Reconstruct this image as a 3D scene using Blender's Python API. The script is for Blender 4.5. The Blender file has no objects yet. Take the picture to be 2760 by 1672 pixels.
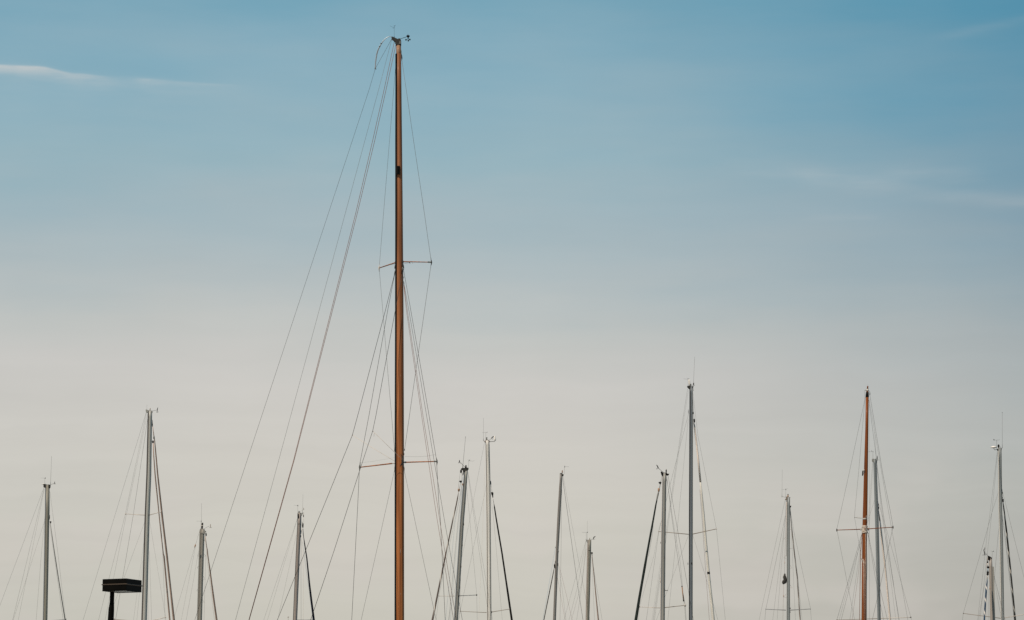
SKY_STRENGTH = 0.10
SKYM = [(201, 198, 187), (205, 202, 192), (206, 203, 195), (203, 201, 196), (193, 196, 193), (176, 188, 191), (164, 183, 190), (152, 180, 190), (142, 176, 190), (132, 171, 188), (121, 165, 184)]
SKYR = [(174, 172, 165), (178, 180, 175), (168, 176, 177), (151, 168, 175), (133, 160, 174), (116, 154, 173), (104, 150, 172), (91, 145, 170)]
import bpy, math, random
from mathutils import Vector
random.seed(7)
R = math.radians
scene = bpy.context.scene
col = scene.collection

# ------------------------------------------------------------------ camera
HFOV, PITCH, CAMZ = R(20.0), R(9.0), 2.6
F = 1380.0 / math.tan(HFOV / 2)            # focal length in photo pixels
cam_d = bpy.data.cameras.new('camera'); cam = bpy.data.objects.new('camera', cam_d); col.objects.link(cam)
cam_d.sensor_width = 36; cam_d.lens = 18 / math.tan(HFOV / 2)
cam_d.clip_start = 0.5; cam_d.clip_end = 6000
cam.location = (0, 0, CAMZ); cam.rotation_euler = (R(90) + PITCH, 0, 0)
scene.camera = cam
FWD = Vector((0, math.cos(PITCH), math.sin(PITCH))); UP = Vector((0, -math.sin(PITCH), math.cos(PITCH)))
def at(px, py, Y):
    """the point at depth Y seen at photo pixel px, py (how the survey of the masts was turned into metres)"""
    d = FWD + Vector((1, 0, 0)) * ((px - 1380) / F) + UP * ((836 - py) / F)
    return Vector((0, 0, CAMZ)) + d * (Y / d.y)

# ------------------------------------------------------------------ materials
def lin(c):
    return tuple(((v / 255) / 12.92 if v / 255 <= 0.04045 else ((v / 255 + 0.055) / 1.055) ** 2.4) for v in c)
def mat(name, base, rough=0.5, metal=0.0, var=0.12, scale=(6, 6, 0.8), coat=0.0, bump=0.0, spec=0.3):
    m = bpy.data.materials.new(name); m.use_nodes = True
    nt = m.node_tree; b = nt.nodes['Principled BSDF']
    b.inputs['Roughness'].default_value = rough; b.inputs['Metallic'].default_value = metal
    b.inputs['Specular IOR Level'].default_value = 0.05 if max(base) < 0.03 else spec
    b.inputs['Coat Weight'].default_value = coat; b.inputs['Coat Roughness'].default_value = 0.15
    tc = nt.nodes.new('ShaderNodeTexCoord'); mp = nt.nodes.new('ShaderNodeMapping'); mp.inputs['Scale'].default_value = scale
    nz = nt.nodes.new('ShaderNodeTexNoise'); nz.inputs['Scale'].default_value = 1.0; nz.inputs['Detail'].default_value = 5
    nt.links.new(tc.outputs['Object'], mp.inputs['Vector']); nt.links.new(mp.outputs['Vector'], nz.inputs['Vector'])
    cr = nt.nodes.new('ShaderNodeValToRGB')
    cr.color_ramp.elements[0].position = 0.3; cr.color_ramp.elements[1].position = 0.7
    cr.color_ramp.elements[0].color = tuple(v * (1 - var) for v in base) + (1,)
    cr.color_ramp.elements[1].color = tuple(min(1, v * (1 + var)) for v in base) + (1,)
    nt.links.new(nz.outputs['Fac'], cr.inputs['Fac']); nt.links.new(cr.outputs['Color'], b.inputs['Base Color'])
    if bump:
        bp = nt.nodes.new('ShaderNodeBump'); bp.inputs['Strength'].default_value = bump; bp.inputs['Distance'].default_value = 0.01
        nt.links.new(nz.outputs['Fac'], bp.inputs['Height']); nt.links.new(bp.outputs['Normal'], b.inputs['Normal'])
    return m
def wood(name, dark, light, coat=0.25, z0=None, z1=None):
    m = mat(name, light, 0.5, 0, 0, (26, 26, 0.45), coat, 0, 0.12)
    cr = [n for n in m.node_tree.nodes if n.type == 'VALTORGB'][0].color_ramp
    cr.elements[0].color = dark + (1,); cr.elements[1].color = light + (1,)
    cr.elements[0].position = 0.36; cr.elements[1].position = 0.62
    if z0 is not None:                     # varnish darker and duller the higher it stands
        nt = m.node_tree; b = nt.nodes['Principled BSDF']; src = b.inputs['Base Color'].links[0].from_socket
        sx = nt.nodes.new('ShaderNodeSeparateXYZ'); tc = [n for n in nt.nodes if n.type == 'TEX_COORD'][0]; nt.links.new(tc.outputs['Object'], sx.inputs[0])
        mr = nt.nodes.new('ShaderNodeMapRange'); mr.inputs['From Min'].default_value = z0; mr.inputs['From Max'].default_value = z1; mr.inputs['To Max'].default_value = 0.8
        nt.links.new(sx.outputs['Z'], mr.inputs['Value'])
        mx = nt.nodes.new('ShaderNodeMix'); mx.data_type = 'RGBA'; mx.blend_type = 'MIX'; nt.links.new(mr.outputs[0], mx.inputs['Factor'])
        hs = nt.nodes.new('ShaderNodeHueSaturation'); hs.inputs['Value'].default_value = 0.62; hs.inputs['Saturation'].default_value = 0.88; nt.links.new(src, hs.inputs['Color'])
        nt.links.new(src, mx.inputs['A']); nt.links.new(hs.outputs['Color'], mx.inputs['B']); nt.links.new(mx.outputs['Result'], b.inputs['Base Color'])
    return m
def striped(name, cloth, stripe, pitch, share, soft=0.04):
    """rolled sail: the sun strip winds round the roll, so the stripe is a helix along the tube's own UVs"""
    m = mat(name, cloth, 0.8, 0, 0.18, (9, 9, 2))
    nt = m.node_tree; b = nt.nodes['Principled BSDF']
    base = b.inputs['Base Color'].links[0].from_socket
    uv = nt.nodes.new('ShaderNodeUVMap'); sx = nt.nodes.new('ShaderNodeSeparateXYZ'); nt.links.new(uv.outputs['UV'], sx.inputs[0])
    dv = nt.nodes.new('ShaderNodeMath'); dv.operation = 'DIVIDE'; dv.inputs[1].default_value = pitch; nt.links.new(sx.outputs['Y'], dv.inputs[0])
    nz = nt.nodes.new('ShaderNodeTexNoise'); nz.inputs['Scale'].default_value = 0.6
    tc = nt.nodes.new('ShaderNodeTexCoord'); nt.links.new(tc.outputs['Object'], nz.inputs['Vector'])
    ns = nt.nodes.new('ShaderNodeMath'); ns.operation = 'MULTIPLY_ADD'; ns.inputs[1].default_value = 0.5
    ad = nt.nodes.new('ShaderNodeMath'); ad.operation = 'ADD'; nt.links.new(dv.outputs[0], ad.inputs[0]); nt.links.new(sx.outputs['X'], ad.inputs[1])
    nt.links.new(nz.outputs['Fac'], ns.inputs[0]); nt.links.new(ad.outputs[0], ns.inputs[2])
    fr = nt.nodes.new('ShaderNodeMath'); fr.operation = 'FRACT'; nt.links.new(ns.outputs[0], fr.inputs[0])
    mr = nt.nodes.new('ShaderNodeMapRange'); mr.interpolation_type = 'SMOOTHSTEP'
    mr.inputs['From Min'].default_value = share; mr.inputs['From Max'].default_value = share + soft
    mr.inputs['To Min'].default_value = 1; mr.inputs['To Max'].default_value = 0
    nt.links.new(fr.outputs[0], mr.inputs['Value'])
    mx = nt.nodes.new('ShaderNodeMix'); mx.data_type = 'RGBA'
    nt.links.new(mr.outputs[0], mx.inputs['Factor']); nt.links.new(base, mx.inputs['A']); mx.inputs['B'].default_value = stripe + (1,)
    nt.links.new(mx.outputs['Result'], b.inputs['Base Color'])
    return m

M = {
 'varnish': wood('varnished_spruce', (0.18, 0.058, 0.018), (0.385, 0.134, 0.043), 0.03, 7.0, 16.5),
 'mahogany': wood('oiled_mahogany', (0.10, 0.027, 0.007), (0.21, 0.056, 0.012), 0.04),
 'alu': mat('mast_aluminium', (0.25, 0.235, 0.21), 0.5, 0.15),
 'alu_mid': mat('mast_aluminium_mid', (0.235, 0.245, 0.24), 0.5, 0.1),
 'flange': mat('flange_highlight', (0.05, 0.034, 0.022), 0.45, 0, 0.25, (6, 6, 6), 0, 0, 0.5),  # brown instead of black paints the tan highlight along the seam
 'alu_light': mat('mast_aluminium_light', (0.37, 0.355, 0.32), 0.5, 0.1),
 'alu_dim': mat('mast_aluminium_dim', (0.16, 0.15, 0.138), 0.5, 0.15),
 'alu_green': mat('mast_aluminium_greenish', (0.185, 0.20, 0.20), 0.5, 0.15),
 'alu_brown': mat('mast_aluminium_brownish', (0.30, 0.268, 0.225), 0.5, 0.1),
 'wood_pale': wood('bare_mast_head', (0.20, 0.105, 0.06), (0.30, 0.17, 0.105), 0.05),
 'alu_olive': mat('mast_aluminium_olive', (0.225, 0.205, 0.165), 0.5, 0.12),
 'alu_dark': mat('mast_aluminium_dark', (0.25, 0.24, 0.215), 0.5, 0.15),
 'alu_pale': mat('mast_paint_pale', (0.50, 0.47, 0.43), 0.5, 0.0),
 'alu_blue': mat('mast_aluminium_blue_grey', (0.15, 0.163, 0.175), 0.45, 0.2),
 'alu_cream': mat('mast_paint_cream', (0.26, 0.22, 0.19), 0.5, 0.0),
 'alu_taupe': mat('mast_anodised_taupe', (0.245, 0.205, 0.18), 0.5, 0.1),
 'groove': mat('track_dark', (0.045, 0.04, 0.036), 0.5),
 'groove_black': mat('track_black', (0.009, 0.008, 0.007), 0.5),
 'groove_grey': mat('track_grey', (0.24, 0.25, 0.26), 0.4, 0.3),
 'strip_cream': mat('cream_strip', (0.62, 0.52, 0.45), 0.5),  # pale strip colour; at a mast's left edge it paints sun glint
 'wire': mat('stainless_wire', (0.12, 0.116, 0.108), 0.45, 0.2, 0.25, (3, 3, 3)),
 'wire_dark': mat('weathered_wire', (0.035, 0.032, 0.029), 0.5, 0.1, 0.25, (3, 3, 3)),
 'rope_brown': mat('brown_rope', (0.165, 0.082, 0.06), 0.85, 0, 0.25, (4, 4, 20)),
 'rope_cream': mat('cream_rope', (0.55, 0.46, 0.38), 0.85, 0, 0.2, (4, 4, 20)),
 'rope_blue': mat('blue_grey_rope', (0.20, 0.27, 0.32), 0.85, 0, 0.2, (4, 4, 20)),
 'black': mat('black_plastic', (0.014, 0.012, 0.011), 0.45, 0, 0.3),
 'lamp_black': mat('black_paint', (0.0025, 0.002, 0.0013), 0.5, 0, 0.25),
 'fitting': mat('grey_casting', (0.13, 0.125, 0.11), 0.45, 0.4, 0.25, (20, 20, 20)),
 'fitting_dark': mat('dark_casting', (0.03, 0.027, 0.023), 0.5, 0.3, 0.3, (20, 20, 20)),
 'fitting_pale': mat('pale_fitting', (0.44, 0.39, 0.34), 0.5, 0.1, 0.15),
 'white': mat('white_plastic', (0.70, 0.64, 0.58), 0.4, 0, 0.05),
 'steel': mat('polished_strip', (0.36, 0.38, 0.40), 0.4, 0.2, 0.1),
 'tan': mat('tan_leather', (0.30, 0.17, 0.10), 0.75),
 'brown_glass': mat('amber_lens', (0.22, 0.10, 0.045), 0.2),
 'spreader_pale': mat('spreader_pale', (0.50, 0.43, 0.37), 0.45, 0.1),
 'spreader_grey': mat('spreader_grey', (0.17, 0.17, 0.17), 0.45, 0.3),
 'spreader_brown': mat('spreader_brown', (0.20, 0.15, 0.11), 0.5),
 'sail_rose': mat('sail_rose_canvas', (0.37, 0.255, 0.20), 0.85, 0, 0.15, (12, 12, 3)),
 'sail_navy': mat('sail_navy_canvas', (0.012, 0.014, 0.024), 0.85, 0, 0.3, (12, 12, 3)),
 'sail_black': mat('sail_black_canvas', (0.016, 0.015, 0.013), 0.85, 0, 0.3, (12, 12, 3)),
 'sail_green_black': mat('sail_bottle_canvas', (0.014, 0.018, 0.016), 0.85, 0, 0.3, (12, 12, 3)),
 'sail_grey': mat('sail_grey_canvas', (0.14, 0.135, 0.12), 0.85, 0, 0.25, (12, 12, 3)),
 'sail_white': mat('sail_white_cloth', (0.56, 0.52, 0.46), 0.8, 0, 0.1, (12, 12, 3)),
 'sail_blush': mat('sail_blush_cloth', (0.72, 0.60, 0.52), 0.8, 0, 0.1, (12, 12, 3)),
 'sail_brown_wrap': striped('sail_brown_wrapped', (0.075, 0.055, 0.045), (0.42, 0.37, 0.32), 1.05, 0.16),
 'sail_taupe_wrap': striped('sail_taupe_wrapped', (0.25, 0.205, 0.175), (0.45, 0.40, 0.36), 0.8, 0.30),
 'sail_dark_wrap': striped('sail_dark_wrapped', (0.032, 0.029, 0.024), (0.50, 0.45, 0.39), 0.66, 0.16),
 'sail_blue_wrap': striped('sail_blue_wrapped', (0.012, 0.038, 0.075), (0.62, 0.56, 0.50), 0.40, 0.17),
 'hull_white': mat('hull_gelcoat', (0.72, 0.71, 0.68), 0.25, 0, 0.05),
 'hull_navy': mat('hull_navy_paint', (0.03, 0.045, 0.08), 0.25, 0, 0.1),
 'deck': mat('deck_nonskid', (0.5, 0.48, 0.43), 0.8, 0, 0.1),
 'lens': mat('frosted_lens', (0.13, 0.12, 0.10), 0.35, 0, 0.1),
 'cloth_dark': mat('dark_cloth', (0.035, 0.032, 0.028), 0.9, 0, 0.5, (14, 14, 14), 0, 0.4),
 'cloth_pale': mat('pale_cloth', (0.30, 0.28, 0.24), 0.9, 0, 0.4, (14, 14, 14), 0, 0.4),
}

# ------------------------------------------------------------------ mesh helpers
class MB:
    def __init__(s): s.v = []; s.f = []; s.uv = []; s.flat = []
    def face(s, idx, uv=None, flat=False):
        s.f.append(idx); s.uv.append(uv or [(0, 0)] * len(idx)); s.flat.append(flat)
    def tube(s, pts, rad, n=8):
        if not isinstance(rad, (list, tuple)): rad = [rad] * len(pts)
        dirs = []
        for i in range(len(pts)):
            a = pts[max(0, i - 1)]; b = pts[min(len(pts) - 1, i + 1)]
            dirs.append((b - a).normalized())
        ref = Vector((0, -1, 0)) if abs(dirs[0].y) < 0.9 else Vector((0, 0, 1))
        u = (ref - dirs[0] * ref.dot(dirs[0])).normalized()
        rings = []; L = 0; Ls = []
        for i, p in enumerate(pts):
            u = (u - dirs[i] * u.dot(dirs[i])).normalized(); w = dirs[i].cross(u)
            if i: L += (p - pts[i - 1]).length
            Ls.append(L); k = len(s.v); rings.append(k)
            for j in range(n):
                t = 2 * math.pi * j / n
                s.v.append(p + (u * math.cos(t) + w * math.sin(t)) * rad[i])
        for i in range(len(pts) - 1):
            a, b = rings[i], rings[i + 1]
            for j in range(n):
                j2 = (j + 1) % n
                s.face([a + j, a + j2, b + j2, b + j], [(j / n, Ls[i]), ((j + 1) / n, Ls[i]), ((j + 1) / n, Ls[i + 1]), (j / n, Ls[i + 1])])
        s.face([rings[0] + j for j in reversed(range(n))], flat=True); s.face([rings[-1] + j for j in range(n)], flat=True)
    def spar(s, c, rx, k=1.2, n=24):
        rings = []
        for p, r in zip(c, rx):
            rings.append(len(s.v))
            for j in range(n):
                t = 2 * math.pi * j / n
                s.v.append(p + Vector((r * math.cos(t), r * k * math.sin(t), 0)))
        for i in range(len(c) - 1):
            a, b = rings[i], rings[i + 1]
            for j in range(n):
                j2 = (j + 1) % n; s.face([a + j, b + j, b + j2, a + j2])
        s.face([rings[0] + j for j in range(n)], flat=True); s.face([rings[-1] + j for j in reversed(range(n))], flat=True)
    def strip(s, c, rx, k, phi, wid, t):
        """a track or shading strip running down a spar: phi 0 faces the quay, -90 is the left edge"""
        rad = Vector((math.sin(phi), -math.cos(phi), 0)); tan = Vector((math.cos(phi), math.sin(phi), 0)); rings = []
        for p, r in zip(c, rx):
            o = p + Vector((r * math.sin(phi), -r * k * math.cos(phi), 0)); rings.append(len(s.v))
            for a, b in ((-wid / 2, -0.03), (wid / 2, -0.03), (wid / 2, t), (-wid / 2, t)): s.v.append(o + tan * a + rad * b)
        for i in range(len(c) - 1):
            a, b = rings[i], rings[i + 1]
            for j in range(4): s.face([a + j, b + j, b + (j + 1) % 4, a + (j + 1) % 4], flat=True)
        s.face([rings[0] + j for j in range(4)], flat=True); s.face([rings[-1] + j for j in (3, 2, 1, 0)], flat=True)
    def lathe(s, prof, n=14, axis=None):
        """prof: list of (centre, radius); rings are horizontal unless an axis is given"""
        if axis is None: u, w = Vector((1, 0, 0)), Vector((0, 1, 0))
        else:
            ref = Vector((0, 1, 0)) if abs(axis.y) < 0.9 else Vector((1, 0, 0)); u = axis.cross(ref).normalized(); w = axis.cross(u).normalized()
        rings = []
        for p, r in prof:
            rings.append(len(s.v))
            for j in range(n):
                t = 2 * math.pi * j / n; s.v.append(p + (u * math.cos(t) + w * math.sin(t)) * max(r, 0.0004))
        for i in range(len(prof) - 1):
            a, b = rings[i], rings[i + 1]
            for j in range(n):
                j2 = (j + 1) % n; s.face([a + j, b + j, b + j2, a + j2])
        s.face([rings[0] + j for j in range(n)], flat=True); s.face([rings[-1] + j for j in reversed(range(n))], flat=True)
    def ball(s, c, rx, rz=None, n=12, m=7):
        rz = rz or rx
        s.lathe([(c + Vector((0, 0, rz * math.cos(math.pi * i / m))), rx * math.sin(math.pi * i / m)) for i in range(m + 1)], n)
    def prism(s, poly, thick):
        """a plate: outline in the x-z plane given its thickness along y, edges lightly chamfered"""
        n = len(poly); k = len(s.v); cen = sum(poly, Vector()) / n; ch = min(0.12, 0.004 / max(1e-6, max((p - cen).length for p in poly)))
        for y, sc in ((-thick / 2, 1 - ch), (-thick / 2 + thick * 0.15, 1), (thick / 2 - thick * 0.15, 1), (thick / 2, 1 - ch)):
            for p in poly: s.v.append(cen + (p - cen) * sc + Vector((0, y, 0)))
        for r in range(3):
            for j in range(n): s.face([k + r * n + j, k + (r + 1) * n + j, k + (r + 1) * n + (j + 1) % n, k + r * n + (j + 1) % n], flat=True)
        s.face([k + j for j in range(n)], flat=True); s.face([k + 3 * n + j for j in reversed(range(n))], flat=True)
    def box(s, c, ax, ay, az):
        k = len(s.v)
        for z in (-1, 1):
            for x, y in ((-1, -1), (1, -1), (1, 1), (-1, 1)): s.v.append(c + ax * x + ay * y + az * z)
        for f in ((0, 3, 2, 1), (4, 5, 6, 7), (0, 1, 5, 4), (1, 2, 6, 5), (2, 3, 7, 6), (3, 0, 4, 7)): s.face([k + i for i in f], flat=True)
    def build(s, name, m, parent=None, label=None):
        me = bpy.data.meshes.new(name); me.from_pydata([tuple(v) for v in s.v], [], s.f)
        uvl = me.uv_layers.new(name='UVMap'); i = 0
        for uv in s.uv:
            for c in uv: uvl.data[i].uv = c; i += 1
        me.polygons.foreach_set('use_smooth', [not x for x in s.flat])
        me.materials.append(M[m] if isinstance(m, str) else m); me.update()
        import bmesh
        bm = bmesh.new(); bm.from_mesh(me); bmesh.ops.recalc_face_normals(bm, faces=bm.faces); bm.to_mesh(me); bm.free()
        o = bpy.data.objects.new(name, me); col.objects.link(o)
        if parent: o.parent = parent
        if label: o['label'] = label
        return o
def thing(name, label, cat, loc, group=None):
    o = bpy.data.objects.new(name, None); o.empty_display_size = 0.5; col.objects.link(o); o.location = loc
    o['label'] = label; o['category'] = cat
    if group: o['group'] = group
    return o

DECK = 1.15
GROUP = 'sailboats moored in the marina'
class Boat:
    """one sailboat; mast = [(px, py, width px)] down the photo, everything else in the same survey pixels"""
    def __init__(s, d, mast, m, label, L=9.5, sk=-0.4, st=2.6, k=1.2, hull='hull_white', bow=1):
        s.d, s.ppm, s.sk, s.st, s.k, s.L, s.bow = d, F / d, sk, st, k, L, bow
        s.mp = mast
        a, b = at(mast[-2][0], mast[-2][1], d), at(mast[-1][0], mast[-1][1], d)
        foot = s.drop([a, b])
        s.base = Vector((foot.x, d, 0)); s.root = thing('sailboat', label, 'sailboat', s.base, GROUP)
        s.c = [at(x, y, d) - s.base for x, y, w in mast] + [foot - s.base]
        s.rx = [w / 2 / s.ppm for x, y, w in mast]; s.rx.append(s.rx[-1] * 1.03)
        mb = MB(); mb.spar(s.c, s.rx, k); s.mast = mb.build('mast', m, s.root)
        s.hull(hull)
    @staticmethod
    def drop(pts):
        a, b = pts[-2], pts[-1]; v = b - a
        return b + v * ((DECK - b.z) / v.z)
    def mx(s, py):
        m = s.mp
        for i in range(len(m) - 1):
            if py <= m[i + 1][1] or i == len(m) - 2:
                t = (py - m[i][1]) / (m[i + 1][1] - m[i][1]); return m[i][0] + (m[i + 1][0] - m[i][0]) * t
    def P(s, p, mode='0'):
        if len(p) > 2: dd = p[2]
        else:
            k = {'S': s.sk, 'F': s.st, '0': 0, 'N': 0}[mode]
            dd = k * (p[0] - s.mx(p[1])) / s.ppm - (0.28 if mode == 'N' else 0)
        return at(p[0], p[1], s.d + dd) - s.base
    def pts(s, ps, mode):
        return [s.P(p, mode) for p in ps]
    def wire(s, name, ps, w=0.4, m='wire', mode='S', parent=None, label=None):
        q = s.pts(ps, mode)
        if ps[-1][1] >= 1640 and len(ps[-1]) == 2: q.append(s.drop(q))
        w *= 1.4 if s.d < 70 else 1.2
        mb = MB(); mb.tube(q, w / 2 / s.ppm, 6); return mb.build(name, m, parent or s.root, label)
    def stick(s, name, ps, w, m, mode='0', parent=None, mb=None, n=10, label=None):
        own = mb is None; mb = mb or MB(); q = s.pts(ps, mode)
        w = w if isinstance(w, (list, tuple)) else [w] * len(ps)
        mb.tube(q, [x / 2 / s.ppm for x in w], n)
        return mb.build(name, m, parent or s.root, label) if own else mb
    def sail(s, ps, w, m, label, mode='F', steps=26):
        """a headsail rolled on its stay: slightly lumpy tube"""
        q = s.pts(ps, mode); foot = s.drop(q); q.append(foot); w = list(w) + [w[-1] * 1.25]
        P, W = [], []
        for i in range(len(q) - 1):
            k = max(1, int(steps * (q[i + 1] - q[i]).length / (q[-1] - q[0]).length))
            for j in range(k):
                t = j / k; P.append(q[i].lerp(q[i + 1], t)); W.append(w[i] + (w[i + 1] - w[i]) * t)
        P.append(q[-1]); W.append(w[-1])
        W = [x * random.uniform(0.92, 1.08) / 2 / s.ppm for x in W]
        mb = MB(); mb.tube(P, W, 12); return mb.build('furled_sail', m, s.root, label)
    def track(s, f, wf, m, name='track_or_shading', top=0, t=0.006, y0=None):
        """f: place across the mast (0 left edge, 1 right edge), wf: share of its width covered"""
        phi = math.asin(max(-1, min(1, 2 * f - 1))); c, rx = s.c[top:], s.rx[top:]
        if y0 is not None:
            z0 = s.P((s.mx(y0), y0)); r0 = s.wat(y0)
            i = [j for j in range(len(s.mp)) if s.mp[j][1] > y0][0]; c, rx = [z0] + s.c[i:], [r0] + s.rx[i:]
        mb = MB(); mb.strip(c, rx, s.k, phi, wf * 2 * s.rx[-1] / max(0.35, math.cos(phi)), t)
        return mb.build(name, m, s.mast)
    def wat(s, py):
        m = s.mp
        for i in range(len(m) - 1):
            if py <= m[i + 1][1] or i == len(m) - 2:
                t = (py - m[i][1]) / (m[i + 1][1] - m[i][1]); return (m[i][2] + (m[i + 1][2] - m[i][2]) * t) / 2 / s.ppm
    def plate(s, name, poly, thick, m, parent=None, dd=0, mb=None, label=None):
        own = mb is None; mb = mb or MB(); mb.prism([s.P((x, y, dd)) for x, y in poly], thick)
        return mb.build(name, m, parent or s.root, label) if own else mb
    def lump(s, name, prof, m, parent=None, dd=0, mb=None, n=14, label=None):
        """turned piece: [(px, py, width px)] from top to bottom"""
        own = mb is None; mb = mb or MB(); mb.lathe([(s.P((x, y, dd)), w / 2 / s.ppm) for x, y, w in prof], n)
        return mb.build(name, m, parent or s.root, label) if own else mb
    def spreader(s, root, tip, w, m, tipm=None, mode='S', wt=None, tipw=1.5, tiph=2.4):
        wt = wt or w * 0.75
        o = s.stick('spreader', [root, tip], [w, wt], m, mode)
        mb = MB(); c = s.P(tip, mode); r = tipw / s.ppm
        mb.lathe([(c + Vector((0, 0, z * tiph / s.ppm)), r * q) for z, q in ((1, .25), (.6, .7), (.2, 1), (-.2, 1), (-.6, .7), (-1, .25))], 10)
        mb.build('spreader_tip', tipm or m, o); return o
    def collar(s, py, h, m, grow=1.06, name='mast_band'):
        x = s.mx(py); r = s.wat(py); mb = MB()
        mb.spar([s.P((x, py - h / 2)), s.P((x, py + h / 2))], [r * grow] * 2, s.k); return mb.build(name, m, s.mast)
    def vane(s, pole, arrow, tail, w=0.7, m='wire_dark', fins=None):
        """masthead wind arrow: pole [(x,y),(x,y)], arrow from point to tail"""
        mb = MB(); s.stick('', pole, w, m, mb=mb, n=6)
        o = mb.build('wind_vane', m, s.root)
        a = MB(); s.stick('', arrow, w * 0.8, m, mb=a, n=6)
        if tail: a.prism([s.P((x, y, 0)) for x, y in tail], 0.012)
        if fins:
            for f in fins: s.stick('', f, w * 0.9, m, mb=a, n=6)
        a.build('vane_arrow', m, o); return o
    def anemo(s, arm, blade, cups, hub=None, cw=1.6, w=0.9, m='black', armm=None):
        """wind sensor: arm, blade outline, cup positions"""
        o = s.stick('wind_sensor', arm, w, armm or m)
        mb = MB(); mb.prism([s.P((x, y, 0)) for x, y in blade], 0.02); mb.build('vane_blade', m, o)
        c = MB(); h = hub or (sum(x for x, y in cups) / len(cups), sum(y for x, y in cups) / len(cups) - 0.4)
        for i, (x, y) in enumerate(cups):
            dd = 0.05 * (-1, 1, 0)[i % 3]
            s.stick('', [(h[0], h[1], 0), (x, y, dd)], w * 0.6, m, mb=c, n=6); c.ball(s.P((x, y, dd)), cw / 2 / s.ppm, cw * 0.55 / s.ppm, 10, 6)
        s.stick('', [(h[0], h[1] - 3), h], w, m, mb=c, n=6)
        c.build('wind_cups', m, o); return o
    def antenna(s, ps, w=0.5, m='wire', wb=1.2):
        (x0, y0), (x1, y1) = ps[0], ps[-1]
        q = [(x0, y0), (x0 + (x1 - x0) * .1, y0 + (y1 - y0) * .1), (x0 + (x1 - x0) * .11, y0 + (y1 - y0) * .11), (x1, y1)]
        return s.stick('antenna', q, [wb, wb * .8, w, w * .8], m, n=7)
    def steps(s, ps, m='fitting_dark'):
        for x, y in ps:                       # folded teardrop mast steps
            s.lump('mast_step', [(x, y - 5.2, .8), (x, y - 2.5, 1.7), (x - .1, y + 1.2, 3.0), (x - .2, y + 3.6, 2.8), (x - .2, y + 5, 1)], m, s.mast, dd=-s.wat(y) * .75, n=10)
    def wire_steps(s, ps, m='fitting_dark', w=0.55):
        for tri in ps:                        # open triangular wire steps
            s.stick('mast_step', tri, w, m, n=6, parent=s.mast)
    def hull(s, m):
        v = Vector((s.bow * 1.0, s.bow * s.st, 0)).normalized(); n = Vector((-v.y, v.x, 0)); L = s.L
        o = Vector((0, 0, 0)); mb = MB(); S = 15; rings = []
        for i in range(S):
            t = i / (S - 1); x = (t - 0.58) * L
            beam = L * 0.155 * (0.72 + 0.28 * math.sin(min(1, t / 0.45) * math.pi / 2)) * (1 - max(0, (t - 0.45) / 0.55) ** 2.2 * 0.985)
            sheer = DECK - 0.06 + 0.25 * (t - 0.4) ** 2; k = len(mb.v); rings.append(k)
            for a, z in ((-1, sheer), (-.97, .55), (-.86, .05), (-.5, -.35), (0, -.55), (.5, -.35), (.86, .05), (.97, .55), (1, sheer)):
                mb.v.append(o + v * (x + (0.5 if t == 1 and z > .5 else 0)) + n * beam * a + Vector((0, 0, z)))
        for i in range(S - 1):
            for j in range(8): mb.face([rings[i] + j, rings[i + 1] + j, rings[i + 1] + j + 1, rings[i] + j + 1])
            mb.face([rings[i] + 8, rings[i + 1] + 8, rings[i + 1], rings[i]], flat=True)
        mb.face([rings[0] + j for j in range(9)], flat=True); mb.face([rings[-1] + j for j in range(9)], flat=True)
        h = mb.build('hull', m, s.root)
        cb = MB(); k0 = None
        secs = [(-.18, .9, .32), (-.14, .92, .48), (.05, .78, .46), (.16, .5, .3), (.2, .36, .04)]
        rr = []
        for x, b, z in secs:
            rr.append(len(cb.v)); w = b * L * .105
            for a, q in ((-1, -.12), (-.92, z * .85), (-.6, z), (.6, z), (.92, z * .85), (1, -.12)): cb.v.append(v * x * L + n * w * a + Vector((0, 0, DECK + q)))
        for i in range(4):
            for j in range(5): cb.face([rr[i] + j, rr[i + 1] + j, rr[i + 1] + j + 1, rr[i] + j + 1], flat=True)
            cb.face([rr[i] + 5, rr[i + 1] + 5, rr[i + 1], rr[i]], flat=True)
        cb.face(list(range(6)), flat=True); cb.face([rr[-1] + j for j in range(6)], flat=True)
        cb.build('cabin', 'deck', s.root)

# ================================================================== the tall wooden mast
b = Boat(65, [(1074.3, 121, 13.3), (1075, 240, 14.6), (1075.5, 380, 16.8), (1076.5, 580, 18.8), (1077.2, 840, 21.3), (1077.2, 1120, 23.2), (1077.3, 1360, 23.6), (1077.3, 1672, 24.0)],
         'varnish', 'sailboat with the tallest mast, thick varnished brown wood with a black track', L=14, sk=-0.8, st=0.6, k=1.15)
b.track(0.05, 0.145, 'groove_black', t=0.012, y0=146)
mb = MB(); mb.spar([b.P((1074.35, 122)), b.P((1074.5, 144)), b.P((1074.5, 145.4))], [6.72 / b.ppm, 6.85 / b.ppm, 6.7 / b.ppm], 1.15); mb.build('mast_head', 'wood_pale', b.mast, 'paler bare wood at the mast head')
for y_, s_ in ((1015, 1.6), (1300, 1.5), (1488, 3), (1602, 1.3)): b.lump('dark_stain', [(1079.5, y_ - s_ * 3, .3), (1079.3, y_, .5 * s_), (1079.4, y_ + s_ * 4, .3)], 'spreader_brown', b.mast, dd=-(b.wat(y_) * 1.15 - .004))
o = b.plate('masthead_crane', [(1067.2, 122.6), (1081.3, 122.8), (1081.2, 110.5), (1079.5, 106.5), (1075.5, 105), (1073, 107.3), (1062.5, 102.6), (1056.5, 100.3), (1055.2, 101.3), (1055.6, 106), (1060, 109.2), (1065.6, 114.5)], 0.13, 'fitting_dark')
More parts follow.
